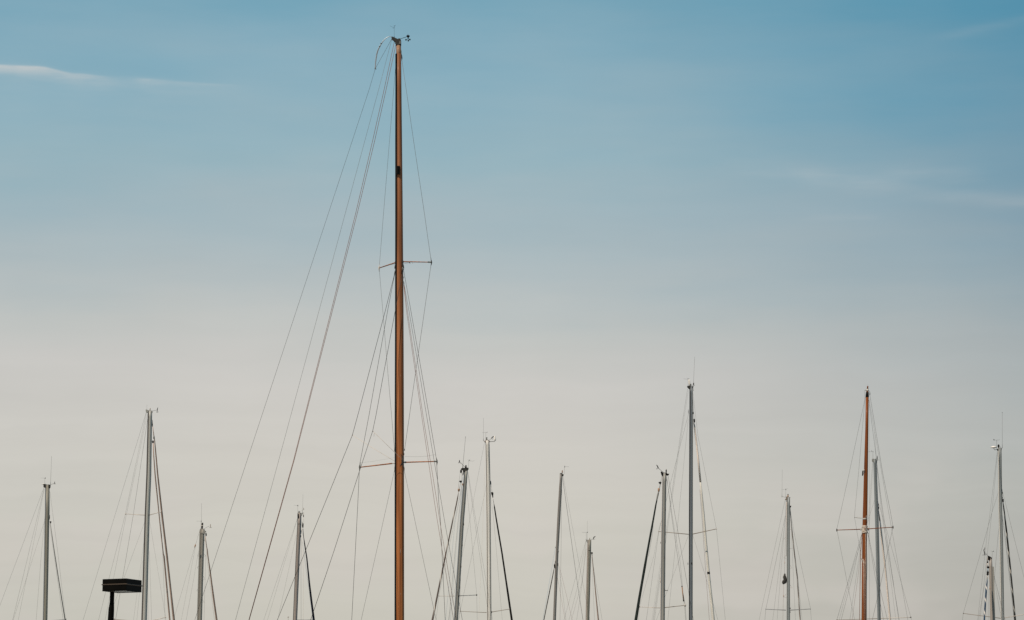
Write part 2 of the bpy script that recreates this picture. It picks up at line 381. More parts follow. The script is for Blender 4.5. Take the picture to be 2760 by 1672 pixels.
b.plate('sheave_cheek', [(1076.5, 119.5), (1080.4, 119), (1080.2, 111), (1077.8, 110.4), (1075.8, 114)], 0.02, 'fitting', o, dd=-0.075)
b.lump('pin', [(1065.9, 115.4, 1), (1065.9, 116.2, 2.2), (1065.9, 118, 2.2), (1065.9, 118.6, 1)], 'black', o)
b.collar(121.3, 3.4, 'fitting_dark', 1.05)
b.vane([(1062.6, 102), (1062.6, 97.8), (1062.6, 77)], [(1051, 70.3), (1054, 71.2), (1060.2, 75), (1062.4, 76.2)], None, 0.55, 'black',
       [[(1058.3, 76.4), (1063, 76.2)], [(1061.6, 75.8), (1062, 72), (1063.5, 70.5), (1065.8, 68.6)], [(1060.8, 69.6), (1064.6, 70.2)], [(1062.4, 76), (1064.4, 72), (1065, 69)]])
b.lump('vane_socket', [(1062.6, 97.5, .7), (1062.6, 99, 1.5), (1062.6, 102, 1.7)], 'black', o)
b.lump('sensor_base', [(1075.9, 103.9, 2.5), (1075.9, 105, 4.2), (1075.9, 108, 4.6)], 'black', o)
w = b.anemo([(1076.5, 106), (1088, 102.2), (1095.5, 99.9)], [(1099.2, 95), (1099.3, 92.4), (1099.9, 92.2), (1100.2, 95)], [(1094.2, 107.7), (1104.7, 107), (1100.5, 110)], (1100, 105.2), 4.4, 1.3)
b.lump('sensor_head', [(1099.7, 94.4, 1.2), (1099.8, 96.2, 7), (1099.9, 97.3, 10.2), (1100, 98.4, 10), (1100, 99.6, 7), (1100, 101, 4), (1100, 103.5, 2.6), (1100, 105.8, 1.2)], 'black', w)
# the arched strip from the crane, its end ringed on the backstay
arc = [(1057.5, 101.2), (1054, 99.8), (1051.1, 99.2), (1047.5, 99.6), (1044.4, 101), (1040, 104), (1036.4, 107), (1032.5, 111.4), (1029, 116.4), (1025.8, 121.4), (1023, 126.4), (1020, 132.6), (1017.6, 139.1), (1015.6, 146.3), (1014.3, 153.9), (1013.2, 161), (1012.3, 168.6), (1011.2, 184.7)]
aw = [1.2, 1.2, 1.2, 1.2, 1.3, 1.4, 1.6, 1.9, 2.3, 2.6, 2.9, 3.2, 3.4, 3.4, 3.3, 3.1, 2.9, 2.6]
mb = MB(); q = b.pts(arc, '0')
for i in range(len(q)):                                            # a flat batten bent over, about 3 cm wide
    a = (q[min(i + 1, len(q) - 1)] - q[max(i - 1, 0)]).normalized(); nr = a.cross(Vector((0, 1, 0))).normalized(); sd = (nr * 0.4 + Vector((0, 0.9, 0))).normalized(); th = a.cross(sd).normalized()
    hw = aw[i] / 2 / b.ppm; k = len(mb.v)
    for u, t in ((-1, -.5), (1, -.5), (1, .5), (-1, .5)): mb.v.append(q[i] + nr * hw * u * .9 + Vector((0, 1, 0)) * hw * u * .55 + th * 0.005 * t)
    if i:
        for j in range(4): mb.face([k - 4 + j, k + j, k + (j + 1) % 4, k - 4 + (j + 1) % 4], flat=True)
ar = mb.build('arched_strip', 'steel', b.root)
for (x0, y0, x1, y1) in ((1025.2, 117.2, 1029.4, 117.9), (1021.4, 125.2, 1025.2, 126.2)):
    b.stick('tape_band', [(x0, y0), (x1, y1)], 2.0, 'black', '0', ar)
b.lump('end_ring', [(1011.4, 182, 1.6), (1011.2, 184, 3.4), (1011.2, 186.4, 3.2), (1011.6, 187.4, 1.2)], 'fitting', ar)
mb = MB(); mb.tube([b.P((1013.4 + 1.3 * math.cos(t * .7), 186 + 1.6 * math.sin(t * .7))) for t in range(9)], 0.35 / b.ppm, 6); mb.build('shackle', 'fitting_dark', ar)
# stays to the left
b.wire('backstay', [(1055.8, 105.6, 0), (1011.6, 185, -0.05), (995.5, 240, -.1), (666.4, 1240, -2.2), (524.9, 1672, -3.3)], 0.6, 'wire_dark')
b.wire('stay', [(1056.2, 105.6, 0), (1021, 240, -.1), (751.5, 1240, -2), (634.6, 1672, -2.9)], 0.6, 'wire')
b.wire('halyard', [(1063.2, 111, 0), (1035.7, 240, -.1), (1004.2, 380, -.3), (960, 570, -.6), (791.5, 1240, -1.9), (670.5, 1672, -2.6)], 1.0, 'rope_brown')
b.wire('halyard', [(1067.6, 117.7, 0), (1041, 240, -.1), (1009.8, 380, -.3), (964.3, 570, -.6), (793.2, 1240, -1.9), (671.6, 1672, -2.6)], 1.0, 'rope_brown')
# cap shrouds, spreaders
b.wire('shroud', [(1067.6, 160.6), (1061.4, 240), (1049.8, 380), (1033.3, 580), (1028.6, 640), (1022, 723), (1031.9, 840), (1045, 1000), (1063.3, 1213)], 0.6, 'wire')
b.wire('shroud', [(1082.6, 158), (1094.6, 240), (1114.7, 380), (1144.6, 580), (1152.9, 640), (1162.6, 707), (1143.8, 840), (1120.7, 1000), (1090.5, 1213)], 0.75, 'wire')
def tang(prof, m='fitting_dark', dd=-0.05, n=10): b.lump('mast_tang', prof, m, b.mast, dd=dd, n=n)
tang([(1082.4, 147, 1), (1082.6, 150, 2.6), (1083, 156, 3.4), (1083.2, 159, 2.6), (1082.8, 164, 1)])
tang([(1066.8, 154, 1), (1066.9, 158, 1.8), (1066.9, 166, 1.6), (1066.9, 170, .8)])
tang([(1081, 134, .8), (1081.4, 138, 1.8), (1081.6, 146, 1.6), (1081.6, 149, .6)], 'fitting', -0.07)
tang([(1080.3, 168, .6), (1080.4, 169.5, 1.8), (1080.4, 171.5, 1.6), (1080.3, 173, .5)], 'black', -0.1)
sp = b.stick('spreader', [(1066.5, 708), (1022.6, 722.6)], [3.4, 2.6], 'varnish', 'S')
b.lump('spreader_tip', [(1022.3, 712, .6), (1022.2, 717, 1.6), (1021.8, 720.5, 4.2), (1021.6, 724, 4.4), (1021.9, 727.5, 2.6), (1022.3, 733, .7)], 'fitting_pale', sp, dd=0.8 * 54.5 / b.ppm)
b.lump('spreader_socket', [(1065.4, 704.8, 1.6), (1065.4, 706, 2.6), (1065.2, 710.5, 2.6), (1065.2, 712, 1.4)], 'fitting_dark', sp)
b.stick('brace_rod', [(1065.6, 713), (1056, 714.3), (1053, 711)], 0.6, 'fitting', 'S', sp)
sp = b.stick('spreader', [(1086, 705.6), (1162, 707.2)], [3.0, 2.4], 'varnish', 'S')
b.lump('spreader_tip', [(1161.4, 694.5, .6), (1161.8, 700, 1.6), (1162.8, 704.5, 3), (1163.2, 708, 3.4), (1162.6, 712, 2.6), (1161.2, 718, .7)], 'fitting_dark', sp, dd=-0.8 * 86 / b.ppm)
b.stick('spreader_cap', [(1154, 706.8), (1163, 707.2)], 4.2, 'fitting', 'S', sp)
b.stick('brace_rod', [(1087, 709.2), (1092, 709.8), (1104, 708.4), (1107, 706.8)], 0.8, 'fitting_dark', 'S', sp)
b.stick('cleat', [(1103.4, 707), (1104, 708.5), (1105.6, 711)], 1.2, 'black', 'S', sp)
b.stick('hook', [(1111, 708.5), (1112, 710.6), (1113.5, 710)], 0.5, 'fitting_dark', 'S', sp)
# the tangs at the upper spreaders and the lower shrouds that leave them
b.plate('spreader_bracket', [(1082.8, 702), (1085.8, 701.2), (1087.6, 704), (1087, 711), (1088.8, 717), (1088.4, 721), (1086.4, 723), (1082.6, 716)], 0.10, 'fitting_dark', b.mast, dd=-0.06)
tang([(1085, 720, 1.5), (1085.2, 722, 4.2), (1085.2, 727, 4.2), (1085, 729, 2)], 'fitting', -0.11)
tang([(1084.6, 727, 2), (1084.8, 730, 4.8), (1083.6, 736, 3.6), (1082.8, 740, 1.2)], 'black', -0.1)
tang([(1088.2, 717, .8), (1088.6, 720, 1.6), (1088.4, 727, 1.2)], 'black', -0.02)
tang([(1064.4, 715, .8), (1064.2, 719, 1.8), (1064.1, 723.5, 2.2), (1064.5, 725, .8)], 'black', 0)
tang([(1064.2, 730, .8), (1063.8, 735, 2), (1063.2, 740, 2.4), (1062.8, 744, 1)], 'fitting_dark', 0)
tang([(1088, 746, .7), (1088.5, 749, 1.3), (1088.2, 751, .6)], 'black', 0)
tang([(1088, 758, .8), (1088.8, 764, 2), (1088.6, 768, 1)], 'black', 0)
b.wire('running_backstay', [(1063.6, 738), (1038, 840), (964.3, 1120), (949.8, 1173), (900, 1297), (890.6, 1320), (747.3, 1672)], 0.95, 'wire_dark')
b.wire('shroud', [(1064, 738), (1044.4, 840), (994.5, 1120), (970.2, 1248.6), (968.3, 1272.7), (964.3, 1360), (948, 1672)], 0.85, 'wire_dark')
b.wire('running_backstay', [(1085.3, 734, -.16), (1076, 780, -.2), (1067, 827.6, -.26), (1013.3, 1120, -.6), (1004.5, 1162, -.7), (969.1, 1269.5, -1.1), (940.2, 1360, -1.5), (900, 1486, -2), (837, 1672, -2.7)], 0.95, 'wire_dark')
b.wire('shroud', [(1087.5, 726), (1107.8, 840), (1156.4, 1120), (1176.2, 1238), (1177.3, 1255), (1183, 1360), (1187, 1400), (1200, 1672)], 0.85, 'wire_dark')
b.wire('shroud', [(1088.4, 764), (1102.7, 840), (1149.7, 1120), (1170.9, 1247), (1190.7, 1360), (1197.4, 1400), (1246.2, 1672)], 0.75, 'wire_dark')
b.wire('halyard', [(1088.5, 767, -.1), (1098.4, 840, -.2), (1139.9, 1120, -.5), (1178.9, 1360, -.9), (1184.6, 1400, -1), (1230, 1672, -1.6)], 0.8, 'rope_brown')
b.wire('halyard', [(1088.2, 769, -.1), (1095.8, 840, -.2), (1136.3, 1120, -.5), (1172, 1360, -.9), (1178.2, 1400, -1), (1222.6, 1672, -1.6)], 0.8, 'rope_brown')
b.wire('tackle_line', [(949.8, 1173), (1008, 1210), (1064.5, 1244)], 0.7, 'rope_cream')
b.wire('tackle_line', [(1004.5, 1162, -.7), (1060, 1216, -.4), (1076, 1231, -.3), (1088, 1242.5, -.18)], 0.7, 'rope_cream')
b.stick('line_tail', [(1010, 1168, -.7), (1008.4, 1171, -.7), (1007.6, 1177, -.7)], 0.55, 'rope_brown')
for p in ((949.6, 1173), (1004.3, 1162.3)):
    b.lump('block', [(p[0], p[1] - 2.2, .8), (p[0] + .5, p[1], 2.2), (p[0] + .8, p[1] + 2.2, .9)], 'fitting', dd=-0.8 * (p[0] - 1077) / b.ppm if p[0] < 960 else -.7)
# lower spreaders
sp = b.stick('spreader', [(1057, 1249.6), (972.5, 1259.6)], [3.6, 2.8], 'varnish', 'S')
b.stick('spreader_socket', [(1066, 1248.4), (1056, 1249.8)], [3.2, 3.0], 'fitting_pale', 'S', sp)
b.lump('spreader_tip', [(971.2, 1246, .7), (970.6, 1251, 1.8), (969.6, 1256.5, 4.4), (969.4, 1260, 4.6), (969.3, 1265, 2.6), (969.2, 1271, .8)], 'fitting', sp, dd=0.8 * 108 / b.ppm)
sp = b.stick('spreader', [(1094, 1246.4), (1172, 1244.2)], [3.4, 2.8], 'varnish', 'S')
b.stick('spreader_socket', [(1084.5, 1246.6, -.1), (1091.5, 1246.5, -.16)], [4.6, 4.2], 'fitting_pale', '0', sp)
b.stick('socket_ring', [(1091.5, 1246.5), (1096, 1246.3)], [5.4, 3.6], 'fitting_dark', 'S', sp)
b.stick('spreader_cap', [(1170, 1244.2), (1178, 1244)], [3.4, 4.6], 'fitting', 'S', sp)
b.lump('spreader_tip', [(1175, 1230, .7), (1176, 1236, 2), (1177.6, 1241, 3.4), (1178.4, 1246, 3.2), (1178, 1250, 2), (1177.3, 1257, .7)], 'fitting', sp, dd=-0.8 * 100 / b.ppm)
b.plate('spreader_bracket', [(1079.6, 1224.5), (1081, 1223.2), (1083.6, 1231), (1087.4, 1229), (1088.4, 1236), (1087.6, 1246), (1089, 1256), (1087.8, 1262), (1085.4, 1260), (1084.4, 1252), (1080.4, 1256), (1078.8, 1259.5), (1079.4, 1253), (1083, 1248), (1082, 1243), (1084, 1236)], 0.06, 'fitting_dark', b.mast, dd=-0.17)
tang([(1090.4, 1210.5, 1), (1090.5, 1213, 2.6), (1090.4, 1215.5, 1)], 'black', 0)
tang([(1089.2, 1222, .8), (1089.2, 1224.5, 2), (1089, 1227, .8)], 'black', 0)
tang([(1063.4, 1211, .8), (1063.3, 1214, 1.8), (1063.4, 1217, .8)], 'black', 0)
tang([(1063.6, 1258, .7), (1063.8, 1261.5, 1.7), (1063.4, 1273, .6)], 'black', 0)
tang([(1089.4, 1258, .8), (1089.8, 1264, 1.6), (1090, 1272, .6)], 'black', 0)
b.wire('flag_halyard', [(1091.3, 1231), (1128, 1231.4), (1150, 1230), (1173.8, 1225.6)], 0.3, 'wire')
b.wire('flag_halyard', [(972, 1247.5), (1005, 1244), (1040, 1238), (1063.4, 1234)], 0.2, 'wire')
b.wire('lower_shroud', [(1064, 1264), (1043, 1360), (973.4, 1672)], 0.6, 'wire')
b.wire('lower_shroud', [(1089.7, 1269.5), (1109, 1360), (1175.5, 1672)], 0.7, 'wire')
pl = b.plate('mast_plate', [(1067, 447.4), (1078, 448), (1078, 470.6), (1067, 470.2)], 0.05, 'black', b.mast, dd=-0.105)
b.plate('plate_cover', [(1071, 449), (1077.4, 449.2), (1077.4, 458.4), (1071, 458.2)], 0.02, 'lamp_black', pl, dd=-0.135)
b.plate('plate_cover', [(1071, 459.6), (1077.4, 459.8), (1077.4, 469.6), (1071, 469.4)], 0.02, 'lamp_black', pl, dd=-0.135)

# ================================================================== the outermost mast on the left
b = Boat(92, [(128, 1308, 11.5), (127.6, 1380, 12), (126.6, 1412, 12), (124.5, 1540, 11.8), (121.7, 1672, 12)], 'alu_olive',
         'sailboat at the far left with a dark grey mast and thin grey rolled headsail', L=9)
b.track(0.10, 0.16, 'groove_grey'); b.track(0.29, 0.07, 'groove')
o = b.plate('masthead_crane', [(117.2, 1306.6), (123, 1305.6), (128, 1307), (133, 1306.6), (136, 1307.4), (135.6, 1314), (133.6, 1316), (124, 1316.4), (120.5, 1315), (118.4, 1314.4)], 0.13, 'fitting_dark')
b.lump('sheave', [(118.8, 1308, 2), (118.8, 1309.5, 3.6), (118.8, 1312.5, 3.6), (118.8, 1314.6, 1.5)], 'black', o)
b.lump('sheave', [(134.2, 1308, 2), (134.2, 1310, 3), (134.2, 1315, 2.6), (134.2, 1317, 1)], 'black', o)
b.lump('masthead_light', [(117.5, 1303.8, 4), (117.5, 1304.6, 10.6), (117.5, 1305.6, 10.8), (117.5, 1306.4, 5)], 'white')
b.vane([(120.7, 1305), (120.7, 1289)], [(109.7, 1288.8), (123.4, 1289.2)], [(120.2, 1288.6), (123.2, 1287.4), (122.8, 1290.8), (120.6, 1290.4)], 0.5, 'wire')
b.antenna([(136.2, 1307), (138.9, 1230)], 0.7, 'wire')
b.anemo([(136.2, 1307), (144.3, 1304)], [(145.8, 1303.8), (147.4, 1298), (148.2, 1299.6), (147.8, 1303.6)], [(143.6, 1304.3), (149.4, 1304.6), (146.6, 1305)], None, 1.6, 0.6)
b.wire('backstay', [(118, 1316), (0, 1631.7), (-15, 1672)], 0.42, mode='F')
b.wire('shroud', [(119, 1317), (34, 1672)], 0.45); b.wire('shroud', [(119.6, 1318), (49, 1672)], 0.36)
b.wire('shroud', [(120.3, 1404), (35.5, 1672)], 0.36); b.wire('shroud', [(121.5, 1384), (110, 1512), (97.5, 1672)], 0.36)
b.wire('shroud', [(134.5, 1325), (157, 1500), (177, 1672)], 0.42)
b.wire('halyard', [(133.5, 1411), (152, 1540), (170.5, 1672)], 0.42, mode='F')
b.sail([(136, 1413), (144, 1470), (158, 1562), (175.4, 1672)], [1.4, 2.0, 2.4, 2.8], 'sail_grey', None)
b.lump('furler_swivel', [(136.2, 1405.4, 3), (136.2, 1407, 5.6), (136.2, 1408.2, 4.4), (136.2, 1411, 1.6), (136.4, 1413, 1)], 'black')
b.stick('mast_tang', [(134, 1388, -.02), (133.6, 1396, -.02), (133, 1402, -.02)], [.8, 2.2, .8], 'fitting_dark', '0', b.mast)
b.spreader((127.6, 1674.5), (177.6, 1669.4), 1.6, 'spreader_grey'); b.spreader((116, 1674.5), (68, 1675), 1.6, 'spreader_grey')

# ================================================================== grey mast with two rose rolled sails, beside the lamp
b = Boat(86, [(404.6, 1108, 10.8), (404.3, 1125, 11.4), (401.4, 1280, 13), (397, 1390, 13.2), (388.7, 1672, 14.5)], 'alu_light',
         'sailboat with a grey mast and two rose rolled headsails, beside the black lamp', L=10)
b.track(0.13, 0.20, 'groove'); b.track(0.30, 0.05, 'alu_taupe')
o = b.plate('masthead_crane', [(393, 1104.6), (396, 1105), (405, 1108), (410.4, 1107.6), (410.6, 1113), (401, 1114.5), (398, 1112.4), (395, 1113), (393.4, 1110)], 0.12, 'alu_dark')
b.lump('sheave', [(400.4, 1113, 1.5), (400.4, 1115, 3.4), (400.4, 1120, 3), (400.4, 1122.5, 1)], 'black', o)
b.antenna([(395.5, 1105), (396.2, 1092)], 0.5, 'wire', 0.8)
b.lump('masthead_light', [(404.6, 1100, 2.4), (404.6, 1102.6, 3), (404.4, 1103, 2.2), (404.4, 1107.6, 3.2)], 'fitting_pale')
b.anemo([(410.2, 1108.4), (422.3, 1105.7)], [(423, 1110), (423, 1104), (424.4, 1100), (426, 1098), (425.2, 1103), (424.4, 1109)], [(422, 1111), (426.2, 1111), (424, 1111.6)], None, 1.5, 0.6)
b.wire('backstay', [(393.8, 1113), (223.8, 1672)], 0.45, mode='F')
b.wire('shroud', [(394.6, 1113), (338, 1385.7), (265.5, 1672)], 0.42); b.wire('shroud', [(397, 1117), (341, 1386), (283, 1672)], 0.36)
b.wire('halyard', [(399, 1122), (359, 1390), (311.4, 1672)], 0.55, 'wire_dark')
b.wire('lower_shroud', [(389.7, 1408), (335, 1556), (291, 1672)], 0.36); b.wire('lower_shroud', [(389.3, 1449), (359.8, 1672)], 0.3); b.wire('lower_shroud', [(384.4, 1511), (368.8, 1672)], 0.3)
b.wire('lower_shroud', [(404, 1408), (446.3, 1664.6)], 0.36); b.wire('halyard', [(402.8, 1486), (408.6, 1672)], 0.4)
b.wire('halyard', [(398.6, 1560), (399.2, 1672)], 0.4); b.wire('shroud', [(433.6, 1380), (438.8, 1500), (445, 1664.5)], 0.4)
b.sail([(411.8, 1150), (414, 1170), (417, 1190), (425, 1280), (437, 1390), (450, 1500), (468.7, 1672)], [1.6, 2.4, 2.8, 4.2, 5, 5.5, 6.2], 'sail_rose', 'outer rose rolled sail, the thicker one')
b.sail([(413, 1194), (414.4, 1230), (418, 1280), (432, 1420), (440, 1492), (442, 1500), (457.6, 1672)], [2.4, 3.0, 3.4, 3, 3.0, 4, 4.4], 'sail_rose', 'inner rose rolled sail, the thinner one')
b.lump('furler_swivel', [(412.3, 1187.6, 2), (412.3, 1188.6, 5), (412.3, 1193.4, 5), (412.3, 1195, 2)], 'black')
b.lump('furler_swivel', [(414.8, 1175.6, 2.4), (415, 1177, 4), (415, 1181.5, 4), (414.8, 1183.5, 2.6)], 'fitting')
b.stick('mast_tang', [(410.6, 1132, 0), (410.9, 1140, 0), (411, 1146, 0), (411, 1151, 0)], [.8, 1.6, 2.6, 1], 'black', '0', b.mast)
b.lump('shackle', [(398.2, 1148, 1), (398.2, 1149.6, 2), (398.2, 1151, 1)], 'white', b.mast)
b.spreader((392, 1389), (338.2, 1385.6), 1.9, 'spreader_pale'); b.spreader((401, 1389), (433.5, 1379.8), 2.1, 'spreader_pale')
b.spreader((396.4, 1676.5), (446.2, 1664.4), 2.1, 'spreader_pale'); b.spreader((382, 1676), (308, 1669.6), 1.8, 'spreader_brown')
b.lump('mast_tang', [(401.2, 1386, 1), (401.4, 1389, 3), (401.2, 1392, 1)], 'fitting_dark', b.mast, dd=-.06)
b.lump('cleat', [(399.6, 1440, .6), (399, 1443.5, 2), (398.2, 1446, .8)], 'fitting_dark', b.mast, dd=-.07)

# ================================================================== short olive-grey mast with the striped masthead light
b = Boat(100, [(545.2, 1428, 13), (544.6, 1440, 13.5), (541.6, 1540, 13.2), (537.8, 1672, 13.4)], 'alu_brown',
         'sailboat with a short olive grey mast topped by a black and cream striped light', L=9)
b.track(0.09, 0.16, 'alu_dark'); b.track(0.25, 0.05, 'groove'); b.track(0.40, 0.06, 'groove')
o = b.plate('masthead_crane', [(543, 1426.4), (545, 1425.4), (550.6, 1426), (552.4, 1431), (555.4, 1432), (555, 1434.5), (552.2, 1435), (551.6, 1440), (543.4, 1440)], 0.15, 'alu')
b.plate('toggle', [(536.6, 1436), (540, 1426), (541.4, 1424), (543, 1428), (541.8, 1432), (540, 1434.6), (538.4, 1437.5)], 0.05, 'spreader_brown', o, dd=-0.02)
b.collar(1440, 1.1, 'groove_black', 1.03)
l = b.lump('masthead_light', [(545.3, 1415.6, 4.4), (545.2, 1418.8, 4.4)], 'fitting_pale')
b.lump('light_base', [(545.2, 1418.8, 4.6), (544.8, 1421.6, 4.6), (544.6, 1425.6, 4)], 'black', l)
b.lump('light_cap', [(546, 1409.4, 3), (545.9, 1410, 4), (545.6, 1412.4, 4.2), (545.5, 1412.8, 5), (545.4, 1415.6, 4.8)], 'black', l)
b.antenna([(542.9, 1424), (543.1, 1357)], 0.6, 'wire')
b.vane([(541.6, 1424), (542, 1405.4)], [(529.6, 1405.2), (543.5, 1405.2)], [(541, 1404.6), (543.6, 1403.8), (543.2, 1406.6), (541.4, 1406)], 0.5, 'wire')
b.anemo([(550.2, 1425.6), (555, 1422.6), (563.8, 1418.4)], [(566.3, 1421.4), (566.5, 1415), (567.2, 1413), (568, 1413.2), (567.9, 1421.4)], [(564.6, 1422.2), (570, 1422.2), (567.2, 1422.8)], None, 1.3, 0.55, 'spreader_brown', 'wire_dark')
b.lump('block', [(555, 1436, 1.4), (555.3, 1439, 3.6), (555.5, 1443, 3.8), (555.3, 1446, 1.6)], 'black')
b.wire('backstay', [(535.9, 1438), (527.4, 1468)], 0.45, mode='F')
b.lump('tackle_block', [(527.2, 1467, .8), (526.6, 1469.6, 3.4), (525.6, 1473, 3.2), (524.6, 1477.6, .6)], 'tan', dd=1.5 * -17 / b.ppm)
b.wire('backstay', [(525, 1475), (471, 1660)], 0.36, mode='F'); b.wire('backstay', [(526.6, 1475), (488.3, 1672)], 0.34, mode='F')
b.wire('shroud', [(535.5, 1485), (501.8, 1672)], 0.38)
b.wire_steps([[(548.4, 1492.2), (555.4, 1499.4), (547.6, 1499.6)], [(547.4, 1553.5), (553.6, 1562), (546.2, 1562)], [(545, 1616), (551.4, 1625), (543.6, 1625)],
              [(536, 1491), (533.2, 1499), (535, 1500.6)], [(534.4, 1526), (532, 1531), (534, 1532.6)], [(532.6, 1588), (530.6, 1593), (532, 1594)]])
b.sail([(553.4, 1446), (555, 1459), (557, 1474), (558.6, 1482), (559.4, 1492), (562.4, 1513), (566.2, 1540), (574.6, 1605), (583.9, 1672)], [1.4, 2, 1.8, 3, 3.2, 3, 4.2, 4.8, 5.6], 'sail_rose', None)
b.wire('halyard', [(552.6, 1447), (557, 1500), (578, 1672)], 0.5, 'rope_cream', 'F'); b.wire('halyard', [(554.6, 1495), (549.8, 1672)], 0.45)
b.stick('mast_tang', [(550.6, 1452, -.03), (550.4, 1458, -.03), (549.6, 1461, -.03)], [.8, 2, .8], 'fitting_dark', '0', b.mast)

# ================================================================== taupe mast with the navy rolled sail
b = Boat(96, [(807.3, 1383, 9.6), (807, 1413, 10.4), (802.6, 1500, 10.2), (802, 1520, 10.6), (795.5, 1672, 11)], 'alu_taupe',
         'sailboat with a taupe mast and one slim navy rolled headsail on its right', L=9.5)
b.track(0.05, 0.10, 'groove'); b.track(0.87, 0.22, 'alu_blue')  # right strip paints the mast's blue-grey shaded side
o = b.plate('masthead_crane', [(801.6, 1383.6), (804.6, 1381), (809, 1381.4), (811, 1384), (815, 1383.2), (814.6, 1388), (812.6, 1391), (802.4, 1391)], 0.12, 'alu_dark')
b.plate('sheave_cheek', [(801.8, 1386), (804.8, 1385.4), (805.6, 1392), (805.6, 1396.6), (802.8, 1397), (801.6, 1391)], 0.02, 'groove_black', o, dd=-.075)
b.lump('masthead_light', [(806, 1377.4, 2.4), (806, 1379.6, 3.8), (805.8, 1381.4, 4.8)], 'fitting')
b.collar(1413, 1.3, 'groove', 1.03)
b.vane([(802.6, 1381), (802.6, 1364)], [(792.2, 1362), (803.6, 1363.4)], [(801.4, 1361.8), (803.6, 1361.4), (803.8, 1365), (801.6, 1364.4)], 0.5, 'wire')
b.antenna([(815, 1384), (816.8, 1332)], 0.5, 'wire')
b.anemo([(809.5, 1380), (816.2, 1374)], [(817.6, 1373.6), (817.8, 1370), (818.6, 1368.6), (819.4, 1373.4)], [(816.6, 1374.6), (819.8, 1374.6), (818, 1375)], None, 0.9, 0.45, 'spreader_brown', 'wire')
b.stick('crane_arm', [(812, 1386, 0), (819.4, 1382.4, 0)], [2, .8], 'fitting_dark')
b.lump('block', [(818, 1386.4, .7), (818, 1389.4, 2), (817.9, 1393, 2), (817.9, 1394.4, .7)], 'black')
b.wire('lift_line', [(818.8, 1383), (818.9, 1412)], 0.4, 'rope_cream', '0'); b.wire('lift_line', [(817.8, 1394), (815.4, 1409)], 0.35, 'rope_cream', '0')
b.lump('furler_swivel', [(814.6, 1407, .6), (815, 1410.6, 1), (816.4, 1411.6, 4), (816, 1418.4, 4.4), (816.4, 1421.4, 3), (816.4, 1424, 1)], 'fitting_dark')
b.sail([(816.4, 1425.6), (817.4, 1440), (819, 1452), (821, 1466), (827, 1505), (834, 1575), (845.8, 1672)], [1.6, 2, 1.8, 3.0, 3.6, 4.4, 6.2], 'sail_navy', None)
b.wire('backstay', [(801.4, 1398), (710.7, 1672)], 0.4, mode='F'); b.wire('shroud', [(801.2, 1401), (720.8, 1672)], 0.34); b.wire('shroud', [(798.4, 1443), (748.5, 1672)], 0.34)
b.wire('halyard', [(812.2, 1454), (811.2, 1540), (811.6, 1672)], 0.5, 'wire'); b.wire('halyard', [(813, 1423), (817.4, 1540), (817.4, 1672)], 0.45, 'rope_cream')
b.wire('halyard', [(813.4, 1450), (822, 1512), (834, 1600), (843.4, 1672)], 0.45, 'rope_blue', 'F')
b.stick('mast_tang', [(812, 1428, -.02), (811.8, 1433, -.02), (811, 1440, -.02)], [.8, 2, .8], 'fitting', '0', b.mast)
b.lump('mast_tang', [(811, 1443, .8), (811, 1446, 2.2), (810.6, 1449, .8)], 'fitting_dark', b.mast, dd=-.02)
b.spreader((800.6, 1671.6), (842.4, 1670.9), 1.6, 'spreader_grey'); b.spreader((790, 1675), (756, 1676), 1.6, 'spreader_grey')

# ================================================================== far mast, only its wind arrow reaching into view
b = Boat(125, [(776.6, 1676, 6), (776.4, 1680, 6.4), (775, 1730, 7.5)], 'alu', 'sailboat of which only the tiny wind arrow shows at the bottom edge', L=8)
b.vane([(776.8, 1677), (776.9, 1663.8)], [(775, 1664.2), (779, 1663.2)], [(775, 1663.2), (778.6, 1662.4), (778.6, 1664.4), (775.4, 1665)], 0.8, 'spreader_brown')
b.wire('shroud', [(776, 1678), (761, 1730), (757, 1745, .4)], 0.4); b.wire('shroud', [(777, 1678), (791, 1730), (795, 1745, -.4)], 0.4)
b.lump('masthead_crane', [(776.7, 1674.6, 3), (776.7, 1675.6, 7), (776.6, 1678, 7.2)], 'fitting_dark', b.mast)

# ================================================================== leaning mast with teardrop steps
b = Boat(90, [(1257, 1264, 8.6), (1254.6, 1290, 9.4), (1249.1, 1360, 10.8), (1245.8, 1400, 10.6), (1229.2, 1672, 11)], 'alu_dark',
         'sailboat with a right leaning dark mast carrying black teardrop steps', L=9.5, bow=-1)
b.track(0.10, 0.18, 'alu_blue'); b.track(0.3, 0.05, 'groove')
b.steps([(1256.4, 1298), (1253.4, 1355), (1249.6, 1412), (1245.9, 1468.5), (1242.5, 1526), (1238.9, 1582.5), (1235.4, 1638)])
o = b.plate('masthead_crane', [(1242.4, 1263.6), (1247, 1261.6), (1253, 1262), (1259, 1261), (1262.6, 1261.6), (1263.4, 1264.6), (1260, 1269), (1257, 1270.5), (1249.6, 1274), (1247, 1268), (1243, 1266.6)], 0.12, 'fitting_dark')
b.lump('sheave', [(1242.6, 1266, 2), (1242.6, 1268.5, 5), (1242.6, 1273, 5.4), (1242.6, 1275.6, 2)], 'black', o)
b.lump('masthead_light', [(1255.8, 1254.2, 2.4), (1255.8, 1255, 3.8), (1255.7, 1257.4, 3.6), (1255.6, 1258, 4.8), (1255.4, 1262, 5)], 'black')
b.antenna([(1247, 1262), (1254.8, 1177.4)], 0.8, 'wire_dark', 1.6)
b.lump('antenna_tip', [(1254.8, 1177, .8), (1254.8, 1178, 1.5), (1254.7, 1179.4, .8)], 'wire_dark')
